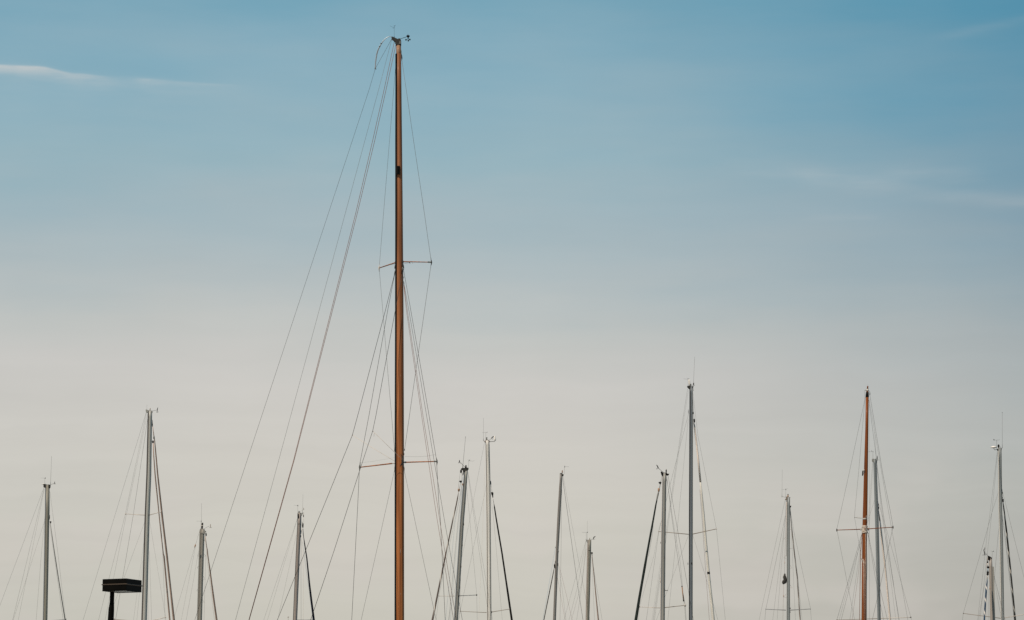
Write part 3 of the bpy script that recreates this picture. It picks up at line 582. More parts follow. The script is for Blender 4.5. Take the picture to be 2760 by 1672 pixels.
b.anemo([(1252.5, 1259), (1247, 1253), (1241, 1247)], [(1236.8, 1246), (1237, 1243), (1238.6, 1239.6), (1239.8, 1243.4), (1239.2, 1246.4)], [(1236, 1247.8), (1241.8, 1248.2), (1238.6, 1247.4)], None, 1.9, 0.9)
b.vane([(1261.8, 1262), (1264, 1243.5)], [(1279, 1242.4), (1272, 1243.4), (1264, 1242), (1260.4, 1238.8)], None, 0.5, 'wire_dark', [[(1262.8, 1244.4), (1266.8, 1238.4)], [(1263, 1240.4), (1267, 1242.6)], [(1266.2, 1238), (1266.8, 1242.8)]])
b.wire('lift_line', [(1240.4, 1271), (1237.4, 1298), (1235, 1318)], 0.5, 'wire', '0'); b.wire('lift_line', [(1245, 1275), (1245.2, 1296)], 0.7, 'fitting', '0')
b.lump('furler_swivel', [(1242, 1295.6, 1.4), (1241.4, 1296.8, 8.4), (1241.4, 1297.8, 8), (1242, 1300.4, 3.6), (1242, 1302, 1.2)], 'black')
b.wire('forestay', [(1242, 1301), (1238, 1318)], 0.9, 'fitting', '0')
b.lump('furling_drum', [(1236.9, 1317.6, 2), (1236.9, 1318.4, 6.2), (1236.8, 1321, 6), (1236.8, 1321.4, 5), (1236.6, 1324, 5), (1236.4, 1325.6, 2)], 'tan')
b.sail([(1236.2, 1326), (1235.2, 1332), (1233.4, 1342), (1230, 1360), (1221, 1400), (1198.3, 1509), (1165.5, 1672)], [1, 1.6, 3, 3.4, 3.2, 4, 5], 'sail_brown_wrap', 'brown rolled sail with pale spiral strip')
b.plate('mast_tang', [(1245.8, 1304), (1248, 1303), (1248.4, 1306.6), (1247, 1309.6), (1245.4, 1308)], .04, 'tan', b.mast, dd=-.06)
b.stick('mast_tang', [(1249, 1268, -.05), (1248.4, 1278, -.06), (1247.4, 1282, -.06)], [2, 3, 1], 'fitting_dark', '0', b.mast)
b.wire('halyard', [(1245.6, 1276), (1243.4, 1330), (1234.7, 1404), (1222, 1535), (1210, 1672)], 0.6, 'wire', 'F'); b.wire('halyard', [(1247, 1285), (1241.6, 1330), (1225.6, 1414), (1201, 1672)], 0.5, 'rope_blue', 'F')
b.wire('shroud', [(1243, 1318), (1226.5, 1400), (1182.8, 1606), (1175.5, 1672)], 0.38); b.wire('halyard', [(1247, 1310), (1237, 1404), (1226, 1520), (1214, 1672)], 0.45, 'rope_blue', 'F')
b.wire('backstay', [(1260.5, 1272), (1278.5, 1400), (1316, 1652), (1319, 1672)], 0.42, mode='F'); b.wire('backstay', [(1261.5, 1272), (1282, 1400), (1317, 1608), (1328, 1672)], 0.38, mode='F')
b.wire('shroud', [(1257.7, 1314), (1266.6, 1403.6), (1284.8, 1602), (1286.3, 1672)], 0.42)
b.wire('lower_shroud', [(1241.6, 1530), (1241, 1610), (1237.6, 1672)], 0.34)
b.spreader((1224.8, 1607), (1183, 1607), 1.5, 'spreader_pale', 'fitting_dark', tipw=.9, tiph=1.4); b.spreader((1236.4, 1606.4), (1284.8, 1604.2), 2.0, 'spreader_grey', 'black', tipw=1.7, tiph=2.4)
b.lump('spreader_bracket', [(1235.6, 1600, 1), (1235.8, 1603, 3.6), (1236, 1608, 4.4), (1236.2, 1611, 2)], 'black', b.mast, dd=-.04)

# ================================================================== pale mast with the small white radome
b = Boat(106, [(1313.6, 1188, 10), (1314.6, 1200, 10), (1316.9, 1310, 10.4), (1317.7, 1400, 10), (1319.6, 1672, 10.2)], 'alu_pale',
         'sailboat with a pale grey mast bearing a small upright white radome at its head', L=9)
b.track(0.04, 0.10, 'groove'); b.track(0.87, 0.16, 'alu')  # right strip is shade put on as a darker colour
o = b.plate('masthead_crane', [(1304.6, 1189), (1308, 1188.4), (1311, 1186.4), (1318, 1187), (1320.4, 1189), (1320, 1192), (1318, 1193), (1309.6, 1193.4), (1306, 1192.2)], 0.12, 'alu_taupe')
b.stick('antenna_bracket', [(1303.2, 1189.2, 0), (1307, 1188.6, 0)], 0.8, 'fitting_pale', '0', o)
b.antenna([(1303, 1189), (1303, 1126.7)], 0.55, 'wire', 1.3)
b.vane([(1309.5, 1187), (1309.5, 1166.4)], [(1299.4, 1166.8), (1306, 1166.4), (1312, 1165.8)], [(1312, 1165.8), (1313.6, 1164), (1313.4, 1166.6), (1312.2, 1167)], 0.5, 'wire_dark')
b.lump('masthead_light', [(1311.6, 1179.4, 4), (1311.6, 1180.2, 5), (1311.6, 1180.8, 3), (1311.6, 1184, 3.4), (1311.6, 1184.6, 5), (1311.6, 1187, 5)], 'fitting')
b.anemo([(1316.5, 1187), (1322, 1184)], [(1325, 1182.4), (1324.8, 1179.4), (1328, 1176.6), (1330.8, 1176), (1331, 1178.2), (1328, 1179.4), (1326.4, 1183)], [(1322.4, 1183.8), (1327, 1184.4), (1325, 1183)], None, 1.3, 0.5)
b.stick('radome_bracket', [(1319.6, 1191, 0), (1334, 1190.2, 0), (1334.4, 1187.4, 0)], [1.4, 1.2, 1.4], 'fitting_dark')
b.lump('radome', [(1333.4, 1175.4, 1.6), (1333.4, 1176, 3.2), (1333.6, 1178, 4), (1334.2, 1184, 5), (1334.3, 1187, 5.2), (1334.3, 1188, 3)], 'white', label='small upright white radome', n=18)
b.lump('mast_tang', [(1322.6, 1296, 1), (1322.9, 1301, 2.2), (1323.2, 1305.4, 2.2), (1323.4, 1308, .8)], 'black', b.mast, dd=0)
b.wire('forestay', [(1323, 1306), (1326.6, 1328)], 0.8, 'fitting_pale', '0')
b.lump('furler_swivel', [(1325.4, 1326.6, 2), (1326.4, 1327.6, 6), (1327, 1331.4, 6.4), (1327.2, 1334.6, 4.6), (1327.8, 1336, 3.4), (1328.4, 1341.6, 2.4)], 'black')
b.wire('forestay', [(1328.2, 1341), (1331.6, 1361)], 1.1, 'fitting_pale', 'F')
b.sail([(1331.4, 1359), (1332.8, 1368), (1337.7, 1400), (1353, 1491), (1379.6, 1672)], [1.2, 3.0, 3.6, 4.5, 5.6], 'sail_black', None)
b.wire('backstay', [(1306, 1193), (1283.3, 1310), (1266.6, 1400), (1248.4, 1485.6), (1208, 1672)], 0.4, mode='F'); b.wire('lower_shroud', [(1311.4, 1305), (1292, 1400), (1241, 1645)], 0.38)
b.wire('halyard', [(1308.6, 1200), (1304.8, 1310), (1302, 1400), (1290.3, 1672)], 0.38, 'rope_cream', 'F'); b.wire('halyard', [(1310, 1196), (1311, 1310), (1311.6, 1400), (1313, 1672)], 0.7, 'rope_cream', '0')
b.wire('shroud', [(1322, 1330), (1331, 1404), (1353.8, 1672)], 0.36)
b.spreader((1311.4, 1651.6), (1240.2, 1648), 1.5, 'spreader_brown', tipw=1, tiph=1.6); b.spreader((1325, 1650), (1373.2, 1642.2), 1.7, 'spreader_brown', tipw=1, tiph=1.6)
b.lump('spreader_bracket', [(1323, 1646.6, 1.6), (1323.6, 1648.6, 5), (1323.8, 1651.6, 5.4), (1323, 1653.6, 2)], 'black', b.mast, dd=-.02)

# ================================================================== thin bent mast
b = Boat(98, [(1512.3, 1276.4, 6.6), (1511.8, 1295, 7), (1510.3, 1320, 7.8), (1506, 1400, 8.6), (1501.9, 1480, 7.6), (1499, 1550, 8), (1494.4, 1672, 8.2)], 'alu_dim',
         'sailboat with the thinnest mast, plain grey and bent, forestay joining it low down', L=8, bow=-1)
b.track(0.12, 0.12, 'alu_taupe')
b.plate('masthead_crane', [(1508.8, 1276), (1515.6, 1275.6), (1516.4, 1278.4), (1519.6, 1280), (1518.4, 1283.4), (1515.4, 1284.6), (1513, 1282), (1513, 1277.6)], 0.1, 'fitting_dark')
b.lump('masthead_light', [(1515.6, 1268, 1.8), (1515.6, 1269, 2.4), (1515.5, 1271.6, 2.4), (1515.5, 1272.4, 3.2), (1515.4, 1274.6, 3.2)], 'brown_glass')
b.vane([(1518.6, 1281), (1520.6, 1277.6), (1522, 1255)], [(1533.4, 1258.4), (1522, 1258)], [(1521.2, 1257), (1522.6, 1256.6), (1522.8, 1260.4), (1521.2, 1260)], 0.55, 'wire_dark')
b.wire('backstay', [(1516, 1285), (1554.3, 1560), (1571.4, 1672)], 0.75, 'wire_dark', 'F'); b.wire('topping_lift', [(1518, 1284), (1560.7, 1518.6), (1590, 1672)], 0.36, mode='F')
b.wire('halyard', [(1514.4, 1320), (1513, 1420), (1511.4, 1540), (1509.3, 1672)], 0.5, 'wire', 'F')
b.wire('spinnaker_halyard', [(1497, 1476), (1463, 1672)], 0.6, 'rope_blue', 'F'); b.wire('halyard', [(1493.5, 1530), (1490, 1545), (1464.6, 1672)], 0.35, 'wire', 'F')
b.sail([(1493.4, 1533), (1491.4, 1545), (1466, 1672)], [1, 1.9, 2.1], 'sail_black', None)
b.wire('lower_shroud', [(1504.4, 1520), (1513, 1548), (1542.7, 1672)], 0.42, 'rope_brown'); b.wire('lower_shroud', [(1502.6, 1558), (1523.4, 1672)], 0.42, 'rope_brown'); b.wire('shroud', [(1504, 1522), (1513, 1570), (1525.5, 1672)], 0.36)
for prof, mm in (([(1494.8, 1519, 1), (1494.4, 1524, 3.6), (1495, 1530, 3.2), (1495.6, 1533, 1)], 'black'), ([(1504.2, 1482, .8), (1504.8, 1487, 2.6), (1504.2, 1493, .8)], 'fitting_dark'), ([(1503, 1515, .8), (1503.6, 1520, 3), (1503.4, 1524, .9)], 'fitting_dark'),
                 ([(1497.2, 1473.6, .6), (1497, 1476, 1.6), (1496.8, 1478.4, .6)], 'black'), ([(1496.8, 1508, .8), (1496.4, 1513, 1.8), (1496, 1518, .8)], 'fitting_pale'), ([(1500.6, 1457, .6), (1500.6, 1459.6, 1.8), (1500.4, 1462, .6)], 'fitting_dark')):
    b.lump('mast_tang', prof, mm, b.mast, dd=-.04)

# ================================================================== small mast right of it
b = Boat(112, [(1588.6, 1455.6, 10.2), (1588, 1478, 10.6), (1585, 1600, 10.6), (1583.5, 1672, 9.8)], 'alu_olive',
         'sailboat with a low olive grey mast, its blush rolled sail hung under a black swivel', L=8.5)
b.track(0.10, 0.18, 'alu_taupe'); b.track(0.30, 0.05, 'groove'); b.track(0.21, 0.05, 'strip_cream')  # taupe strip paints the lit left side of the oval section
b.plate('masthead_crane', [(1578.8, 1453.6), (1580, 1455), (1590, 1456), (1593.6, 1457), (1593.4, 1460.6), (1586, 1464), (1583.2, 1463.6), (1580, 1458.6)], 0.12, 'alu_dark')
b.collar(1484.5, 1.1, 'groove_black', 1.03)
b.antenna([(1582.8, 1454.6), (1583, 1404)], 0.42, 'wire', 0.7)
b.vane([(1580.2, 1454.5), (1580.2, 1435)], [(1568.8, 1435.4), (1584.4, 1435)], [(1582.4, 1434.8), (1584.8, 1433.4), (1584.2, 1436.4), (1582.6, 1436.2)], 0.5, 'wire_dark')
b.lump('masthead_light', [(1589.4, 1449.4, 1.2), (1589.4, 1450.6, 2), (1589.4, 1455, 2.2)], 'fitting_pale')
b.anemo([(1591.4, 1455.4), (1599.4, 1451.8)], [(1598.6, 1454), (1599.6, 1449.8), (1598.6, 1447.6), (1601.2, 1447.6), (1603, 1445.6), (1605, 1445.2), (1604.6, 1447.6), (1602.4, 1448.8), (1601.2, 1451.6), (1600, 1454)], [(1597.2, 1454.4), (1603.4, 1453.8), (1600, 1454.6)], None, 1.1, 0.5)
b.lump('furler_swivel', [(1595.4, 1488.4, 2), (1595.4, 1490, 4.8), (1595.4, 1492, 4.6), (1595.4, 1494.4, 2), (1595.8, 1499, 1.2)], 'black')
b.sail([(1595.9, 1496), (1596.3, 1504), (1597.8, 1518), (1605.6, 1600), (1612.8, 1672)], [1.4, 2, 1.8, 3.2, 3.8], 'sail_rose', None)
for q_ in ([(1579, 1458), (1554, 1548), (1520, 1672)], [(1579.4, 1459), (1558, 1576), (1533.7, 1672)], [(1580.4, 1462), (1568.4, 1570), (1540, 1672)]): b.wire('shroud', q_, 0.36)
b.wire('lower_shroud', [(1580, 1480), (1568, 1580), (1554.3, 1672)], 0.42); b.wire('shroud', [(1594, 1490), (1605, 1563.6), (1623, 1672)], 0.42); b.wire('halyard', [(1594.6, 1500), (1602.5, 1672)], 0.36)

# ================================================================== mast with the black rolled sail on its left
b = Boat(88, [(1791, 1275.6, 10.6), (1790.6, 1300, 11), (1788.3, 1440, 11.6), (1785.8, 1672, 12.2)], 'alu',
         'sailboat with a grey stepped mast, thick black rolled sail slanting down to its left', L=10, bow=-1)
b.track(0.15, 0.16, 'alu_blue'); b.track(0.01, 0.05, 'strip_cream')  # cream strip is a painted sun glint on the left edge
b.steps([(1795.2, 1293), (1793.7, 1372), (1792.3, 1415.5), (1791.4, 1503), (1789.8, 1655)])
b.stick('mast_step', [(1791, 1586, -.05), (1791, 1590.6, -.05), (1792.5, 1591.8, -.05), (1800, 1592, -.02), (1800.2, 1591, -.02)], [1.6, 2.6, 1.6, 1.4, 1.2], 'fitting_dark', '0', b.mast)
o = b.plate('masthead_crane', [(1780.6, 1272.4), (1783.6, 1271.6), (1786, 1274), (1796, 1275), (1800, 1278), (1803.8, 1277.4), (1802.4, 1281), (1798, 1282.6), (1795.4, 1279.6), (1788, 1281), (1785.4, 1284), (1782.8, 1280.6)], 0.12, 'black')
l = b.lump('masthead_light', [(1795.9, 1264.6, 2.2), (1795.9, 1267, 2.2)], 'fitting_pale'); b.lump('light_base', [(1795.7, 1267, 2.8), (1795.6, 1269, 3.8), (1795.6, 1271.4, 3.2), (1795.7, 1275, 2.6)], 'black', l)
b.anemo([(1788, 1273), (1784.6, 1271), (1776.6, 1264.2)], [(1774.2, 1263), (1771.6, 1260.4), (1771.4, 1257.4), (1769.6, 1255.6), (1769, 1253.4), (1770.4, 1253.2), (1773.6, 1257), (1775.4, 1261.4)], [(1769.7, 1264.2), (1776.8, 1264.2), (1773.4, 1263.6)], None, 1.9, 0.9)
b.wire('lift_line', [(1783.4, 1284), (1781.4, 1298)], 0.7, 'fitting', '0')
b.lump('furler_swivel', [(1780, 1298.6, 2), (1779, 1300, 8.2), (1778.8, 1302.4, 7.4), (1779.8, 1305.4, 2.6)], 'black')
b.wire('forestay', [(1779.6, 1305), (1776.6, 1317)], 1.2, 'fitting', '0')
b.lump('furling_drum', [(1775.8, 1316.2, 3), (1775.8, 1317.2, 6), (1775.8, 1321, 5.8), (1775.6, 1325, 4.8), (1775.2, 1326.4, 2)], 'tan')
b.sail([(1774.9, 1325), (1773.4, 1332), (1771.6, 1341)], [2.4, 3.4, 3.0], 'sail_grey', 'grey head of the rolled sail') if False else b.stick('sail_head', [(1775, 1325.5), (1773.4, 1332), (1771, 1342.5), (1770, 1348)], [2.2, 4.2, 3.6, 2.6], 'sail_grey', 'F')
b.sail([(1770.6, 1345.5), (1767.6, 1362), (1761, 1400), (1753.6, 1440), (1743.7, 1494.7), (1723.7, 1609.5), (1713.7, 1672)], [2.6, 4, 4.8, 5.4, 6, 7, 7.8], 'sail_green_black', None)
b.wire('halyard', [(1782.6, 1300), (1762, 1395), (1758.7, 1440), (1748, 1500)], 0.5, mode='F')
b.spreader((1779, 1639), (1723.7, 1636.2), 1.8, 'spreader_pale', 'fitting_dark', tipw=1, tiph=1.8); b.spreader((1790.6, 1638.2), (1846.5, 1632), 2.0, 'spreader_brown', 'fitting_pale', tipw=2.6, tiph=4.4)
b.wire('backstay', [(1800.3, 1280), (1821.2, 1400), (1856.7, 1600), (1869, 1672)], 0.6, 'wire_dark', 'F')
b.wire('shroud', [(1797.2, 1285), (1811.5, 1400), (1838, 1579.5), (1846.7, 1631.4), (1849.5, 1672)], 0.6, 'wire_dark')
b.stick('chafe_sleeve', [(1838, 1580.5), (1842.4, 1619)], 2.9, 'tan', 'S', label='tan leather sleeve on the shroud')
b.lump('sleeve_clamp', [(1837.9, 1579, 1.6), (1838, 1580.6, 3.4), (1838.1, 1582, 3)], 'black', dd=-.4 * 52 / b.ppm); b.lump('sleeve_clamp', [(1842.3, 1618, 3), (1842.5, 1620, 3.8), (1842.7, 1621.8, 2)], 'black', dd=-.4 * 56 / b.ppm)
b.wire('lower_shroud', [(1779.4, 1520), (1757, 1672)], 0.3); b.wire('lower_shroud', [(1779, 1555), (1762, 1672)], 0.3); b.wire('shroud', [(1780, 1410), (1762, 1500), (1723.7, 1636), (1721, 1672)], 0.34); b.wire('halyard', [(1797, 1290), (1813.5, 1400), (1834, 1520), (1848, 1672)], 0.4, mode='F')
b.lump('mast_tang', [(1781, 1460, .6), (1780.6, 1463, 1.8), (1780.4, 1466, .6)], 'fitting', b.mast, dd=0); b.lump('mast_tang', [(1780.6, 1560, .8), (1780, 1567, 2), (1780.2, 1571, .8)], 'fitting_pale', b.mast, dd=0)

# ================================================================== tall blue-grey mast
b = Boat(104, [(1862.8, 1042, 8.4), (1862.7, 1060, 8.8), (1862.7, 1150, 9.8), (1862, 1400, 10.8), (1861.8, 1672, 10.2)], 'alu_blue',
         'sailboat with the tallest grey mast, white bottle shaped fitting on top', L=10, st=0.6)
b.track(0.20, 0.20, 'groove_black'); b.track(0.05, 0.08, 'groove_grey'); b.track(0.9, 0.12, 'alu_dark')
o = b.plate('masthead_crane', [(1852, 1041), (1855, 1040.4), (1864, 1041.6), (1868.6, 1042), (1868, 1045), (1866.6, 1047), (1858, 1049.6), (1855.6, 1047.6), (1852.6, 1044.6)], 0.12, 'fitting_dark')
b.lump('radome', [(1857, 1022.4, 1), (1857.2, 1024, 3), (1857.6, 1028, 4.4), (1858.2, 1034, 4.8), (1858.4, 1037, 4.2), (1858.4, 1038.4, 3), (1858.4, 1040.4, 3)], 'white', label='white bottle shaped fitting', n=18)
b.lump('masthead_light', [(1862, 1035, 2.4), (1862, 1036, 3), (1862, 1041, 3)], 'fitting')
b.vane([(1854.6, 1040.6), (1855, 1021.4)], [(1842, 1021.6), (1853, 1022.6), (1856.6, 1021.4)], None, 0.5, 'wire_dark', [[(1851.6, 1019.2), (1855.6, 1021.6)], [(1854, 1024), (1855.4, 1020.6), (1857.4, 1022.6)], [(1857.4, 1019.4), (1857, 1022.4)]])
b.antenna([(1868.6, 1045), (1872.5, 962)], 0.65, 'wire', 0.9)
b.anemo([(1867, 1044), (1869, 1041)], [(1867.4, 1036), (1869.4, 1031), (1870.8, 1033), (1870.9, 1038), (1868.4, 1037.6)], [(1865.6, 1039), (1871.6, 1039.4), (1869, 1040)], None, 1.5, 0.7, 'fitting_dark')
b.stick('halyard_hook', [(1868.6, 1047), (1868.4, 1050), (1869.6, 1053), (1867.6, 1054.8)], 0.8, 'fitting_dark')
b.lump('mast_tang', [(1867.4, 1110.6, 1.6), (1867.8, 1111.6, 4), (1867.8, 1115, 3.6), (1867.6, 1117, 1)], 'black', b.mast, dd=0); b.lump('mast_tang', [(1855.6, 1104, .7), (1855.4, 1110, 1.4), (1855.6, 1117, .7)], 'fitting_dark', b.mast, dd=0)
b.lump('furler_swivel', [(1870.6, 1129.4, 3), (1871, 1130.6, 4.8), (1871.2, 1137.4, 4.6), (1871, 1138.6, 3), (1870.4, 1140, 2.6), (1870.4, 1145, 2.2)], 'black')
b.wire('forestay', [(1866.8, 1066), (1868.6, 1100), (1870.6, 1130)], 0.7, 'fitting', '0')
b.stick('sail_head', [(1871, 1144), (1872, 1150), (1876, 1185), (1881.4, 1234), (1888, 1300)], [3.2, 4.2, 4.4, 5, 5.4], 'sail_blush', 'F', n=12)
b.sail([(1886.6, 1286), (1895.7, 1381), (1898.6, 1420), (1909.6, 1543), (1922.7, 1672)], [4.6, 6.2, 6.8, 7.2, 8], 'sail_white', None)
b.stick('sail_band', [(1909.4, 1541.4), (1910.2, 1547.4)], 7.9, 'black', 'F')
b.wire('furling_line', [(1886, 1320), (1888, 1345), (1892.2, 1400), (1903, 1555), (1912, 1672)], 0.6, 'rope_brown', 'F')
b.wire('backstay', [(1853, 1049), (1837.5, 1150), (1800.4, 1400), (1760, 1672)], 0.5, mode='F'); b.wire('backstay', [(1855.5, 1052), (1840, 1150), (1803, 1400), (1764, 1672)], 0.4, mode='F')
b.wire('shroud', [(1855.5, 1117), (1806.5, 1305), (1775.6, 1433), (1742, 1672)], 0.5); b.wire('halyard', [(1855, 1130), (1827, 1410), (1800, 1672)], 0.42, mode='F')
b.wire('shroud', [(1867.6, 1058), (1881, 1175), (1931, 1426), (1955, 1672)], 0.45)
b.wire('lower_shroud', [(1856, 1443), (1793, 1607.7), (1769, 1672)], 0.4); b.wire('lower_shroud', [(1867.6, 1443), (1902, 1555), (1935, 1672)], 0.4)
b.spreader((1856, 1440.5), (1774.8, 1433), 2.0, 'spreader_brown', 'fitting_pale', tipw=1.2, tiph=1.8); b.spreader((1866, 1440.2), (1931.4, 1426), 2.2, 'spreader_brown', 'fitting_pale', tipw=1.2, tiph=1.8)
b.lump('mast_tang', [(1864, 1515, .7), (1863.8, 1519, 2.4), (1863.8, 1522, .8)], 'black', b.mast, dd=-.08); b.lump('mast_tang', [(1854.4, 1516, .6), (1854, 1520, 1.6), (1854.2, 1523, .6)], 'fitting_dark', b.mast, dd=0)

# ================================================================== mast with the hoisted bundle
b = Boat(118, [(2125.2, 1341, 8.2), (2125, 1360, 8.2), (2124.8, 1460, 8), (2124.9, 1672, 9)], 'alu_mid',
         'sailboat with a slim grey mast, dark cloth bundle hoisted beside it', L=8.5)
b.track(0.12, 0.10, 'groove'); b.track(0.86, 0.14, 'alu_dark')
o = b.plate('masthead_crane', [(2117.6, 1338.6), (2121, 1339.6), (2129, 1340.6), (2130.4, 1341.4), (2129, 1343), (2122, 1344), (2120.4, 1347.6), (2117, 1348.6), (2116, 1346.6), (2119, 1342.4)], 0.1, 'spreader_brown')
l = b.lump('masthead_light', [(2123.7, 1332.2, 4), (2123.7, 1333.4, 4.2)], 'fitting'); b.lump('light_lens', [(2123.7, 1333.4, 3.4), (2123.7, 1335.6, 3.4)], 'fitting_pale', l); b.lump('light_base', [(2123.7, 1335.6, 3.8), (2123.7, 1338, 4), (2123.7, 1341, 4)], 'tan', l)
b.stick('antenna_bracket', [(2108, 1338.4), (2117, 1341)], 0.6, 'wire', '0', o)
b.antenna([(2107.6, 1341), (2108.5, 1266)], 0.5, 'wire', 1.1)
b.vane([(2117.8, 1339.6), (2117.8, 1319)], [(2106.8, 1320), (2118.2, 1320.4)], [(2117.2, 1318), (2119.2, 1317.6), (2118.8, 1321.8), (2117.4, 1321.4)], 0.45, 'wire', [[(2120.6, 1318.6), (2122.8, 1317)]])
b.lump('mast_tang', [(2130, 1363.4, 2), (2131, 1364, 4), (2130.6, 1366, 3.6), (2129.8, 1369, 1.6)], 'black', b.mast, dd=0)
b.sail([(2129.8, 1369), (2130.4, 1385), (2132, 1400), (2135.6, 1440), (2141, 1490), (2148.8, 1556.6), (2156.6, 1672)], [1.2, 2.4, 2, 2.8, 3, 3.4, 4], 'sail_taupe_wrap', None)
b.wire('backstay', [(2116, 1348), (2096, 1440), (2046, 1672)], 0.45, mode='F'); b.wire('shroud', [(2119, 1346), (2117.3, 1387), (2106.8, 1440), (2064, 1643), (2061.5, 1672)], 0.5)
b.wire('lower_shroud', [(2117.2, 1390), (2111.5, 1440), (2082.7, 1672)], 0.38); b.wire('lower_shroud', [(2117.6, 1392), (2113, 1440), (2094.4, 1672)], 0.38)
b.wire('flag_halyard', [(2119.6, 1350, 0), (2117.4, 1440, 0), (2115.4, 1500, 0), (2114.6, 1548, 0)], 0.42, 'rope_brown', '0')
b.wire('flag_halyard', [(2112, 1573, 0), (2111.2, 1620, 0), (2110, 1672)], 0.42, 'rope_brown', '0')
b.wire('halyard', [(2120.8, 1346), (2119.8, 1400), (2119.4, 1500)], 0.8, 'rope_cream', '0')
b.lump('flag_clip', [(2115, 1513, .5), (2115.2, 1517, 1.4), (2114.8, 1521, .5)], 'tan'); b.lump('flag_clip', [(2112, 1604, .6), (2112, 1607, 2), (2112, 1610, .6)], 'tan')
b.wire('shroud', [(2130, 1372), (2141, 1440), (2184.6, 1641), (2186.6, 1672)], 0.45); b.wire('lower_shroud', [(2130, 1400), (2133.3, 1440), (2144, 1672)], 0.36); b.wire('halyard', [(2134, 1430), (2151, 1560), (2162, 1672)], 0.34, mode='F')
b.spreader((2118, 1645), (2064, 1642.4), 1.9, 'spreader_grey', tipw=1, tiph=1.4); b.spreader((2129, 1645), (2184.6, 1641.8), 2.0, 'spreader_grey', tipw=1, tiph=1.6)
b.wire_steps([[(2127, 1479), (2135.6, 1479)], [(2129, 1523.6), (2135.4, 1532), (2128, 1532)], [(2129, 1576.8), (2135.4, 1585), (2127, 1585)], [(2128, 1427), (2132.4, 1427)], [(2118, 1447), (2112.4, 1454), (2117, 1454)], [(2118, 1498), (2112.6, 1504), (2119, 1506)], [(2118.6, 1602), (2113, 1610), (2120, 1612)]], 'spreader_brown')
b.lump('mast_tang', [(2130, 1638, 1), (2130, 1640.4, 2.6), (2129.6, 1642, .8)], 'black', b.mast, dd=0); b.lump('mast_tang', [(2129.6, 1648, .8), (2129.6, 1650.6, 2), (2129.4, 1653, .8)], 'black', b.mast, dd=0)
# the bundle on its flag halyard is a thing of its own
base = b.base + b.P((2114, 1574.5)); bun = thing('cloth_bundle', 'dark crumpled cloth bundle hoisted halfway up the slim grey mast', 'bundle', base)
def lumpy(prof, seed):
    rnd = random.Random(seed); mb = MB(); n = 16; ph = [rnd.uniform(0, 6.28) for _ in range(4)]
    rings = []
    for i, (x, y, w_) in enumerate(prof):
        c = b.P((x, y)) + b.base - base; rings.append(len(mb.v))
        for j in range(n):
            t = 2 * math.pi * j / n; f = 1 + .16 * math.sin(3 * t + ph[0] + i) + .10 * math.sin(5 * t + ph[1] - i * 1.7)
            mb.v.append(c + Vector((math.cos(t), .8 * math.sin(t), 0)) * (w_ / 2 / b.ppm * f) + Vector((0, 0, .02 * math.sin(4 * t + ph[2]))))
    for i in range(len(prof) - 1):
        for j in range(n): mb.face([rings[i] + j, rings[i + 1] + j, rings[i + 1] + (j + 1) % n, rings[i] + (j + 1) % n], flat=True)
    mb.face([rings[0] + j for j in range(n)]); mb.face([rings[-1] + j for j in range(n)]); return mb
lumpy([(2115.4, 1546.6, 1.2), (2115.2, 1548.6, 3.6), (2114.6, 1552, 6), (2115.6, 1557, 8.6), (2116.4, 1562, 9.2), (2116.2, 1566, 8.8), (2116, 1570, 7), (2116, 1572.5, 4)], 3).build('bundle_body', 'cloth_dark', bun)
lumpy([(2113.4, 1549, 2), (2112.8, 1552, 4), (2112.6, 1556.6, 3.6), (2113.2, 1561, 2)], 5).build('bundle_fold', 'cloth_pale', bun)
lumpy([(2112.6, 1564.6, 5), (2112.6, 1567, 7), (2112.4, 1570.6, 8), (2112.2, 1573.4, 6.4), (2112.2, 1574.4, 3)], 9).build('bundle_foot', 'cloth_dark', bun)

# ================================================================== red-brown wooden mast
b = Boat(92, [(2337.4, 1071, 8), (2336.4, 1150, 8.3), (2333.7, 1280, 11), (2331.6, 1390, 12.6), (2330.2, 1440, 12.4), (2329, 1672, 14)], 'mahogany',
         'sailboat with a red brown wooden mast, white lashing where its spreaders cross', L=11, k=1.1)
b.lump('masthead_pole', [(2339, 1035.4, .6), (2339, 1037, 1.6), (2339, 1040.4, 1.4), (2339, 1041, 2.2)], 'steel', b.mast)
b.lump('mast_truck', [(2338.6, 1041, 3), (2338.8, 1042, 4.4), (2338.6, 1043.4, 3.2), (2338.4, 1048.6, 5.2)], 'mahogany', b.mast)
b.lump('mast_band', [(2338.2, 1048.6, 5.6), (2338, 1055.6, 6.4)], 'fitting_pale', b.mast)
b.lump('mast_top', [(2338, 1055.6, 6), (2337.8, 1058, 6.6)], 'mahogany', b.mast)
b.lump('mast_sleeve', [(2337.8, 1057.6, 7.6), (2337.6, 1064, 8.8), (2337.4, 1069, 9.4), (2337.4, 1071.5, 8.8)], 'groove_black', b.mast)
b.stick('masthead_arm', [(2335.4, 1053.6), (2331.4, 1051.4), (2331.2, 1053.6)], [1.4, 1.6, 1], 'spreader_brown', '0', b.mast)
b.lump('block', [(2344, 1056, .6), (2344.6, 1060, 1.8), (2344.6, 1064.4, 2), (2344.2, 1066, .8)], 'fitting_dark')
b.stick('strop', [(2341.4, 1052.6), (2343.4, 1054.6), (2344.4, 1059)], .7, 'wire_dark')
b.wire('shroud', [(2330.8, 1053), (2330.4, 1080), (2287.8, 1280), (2266, 1380), (2255.5, 1427), (2302, 1665), (2303.4, 1672)], 0.55, 'wire'); b.wire('shroud', [(2333, 1070), (2330, 1090), (2313.6, 1280), (2304, 1380), (2303.3, 1395), (2315, 1464), (2322, 1502)], 0.5, 'wire')
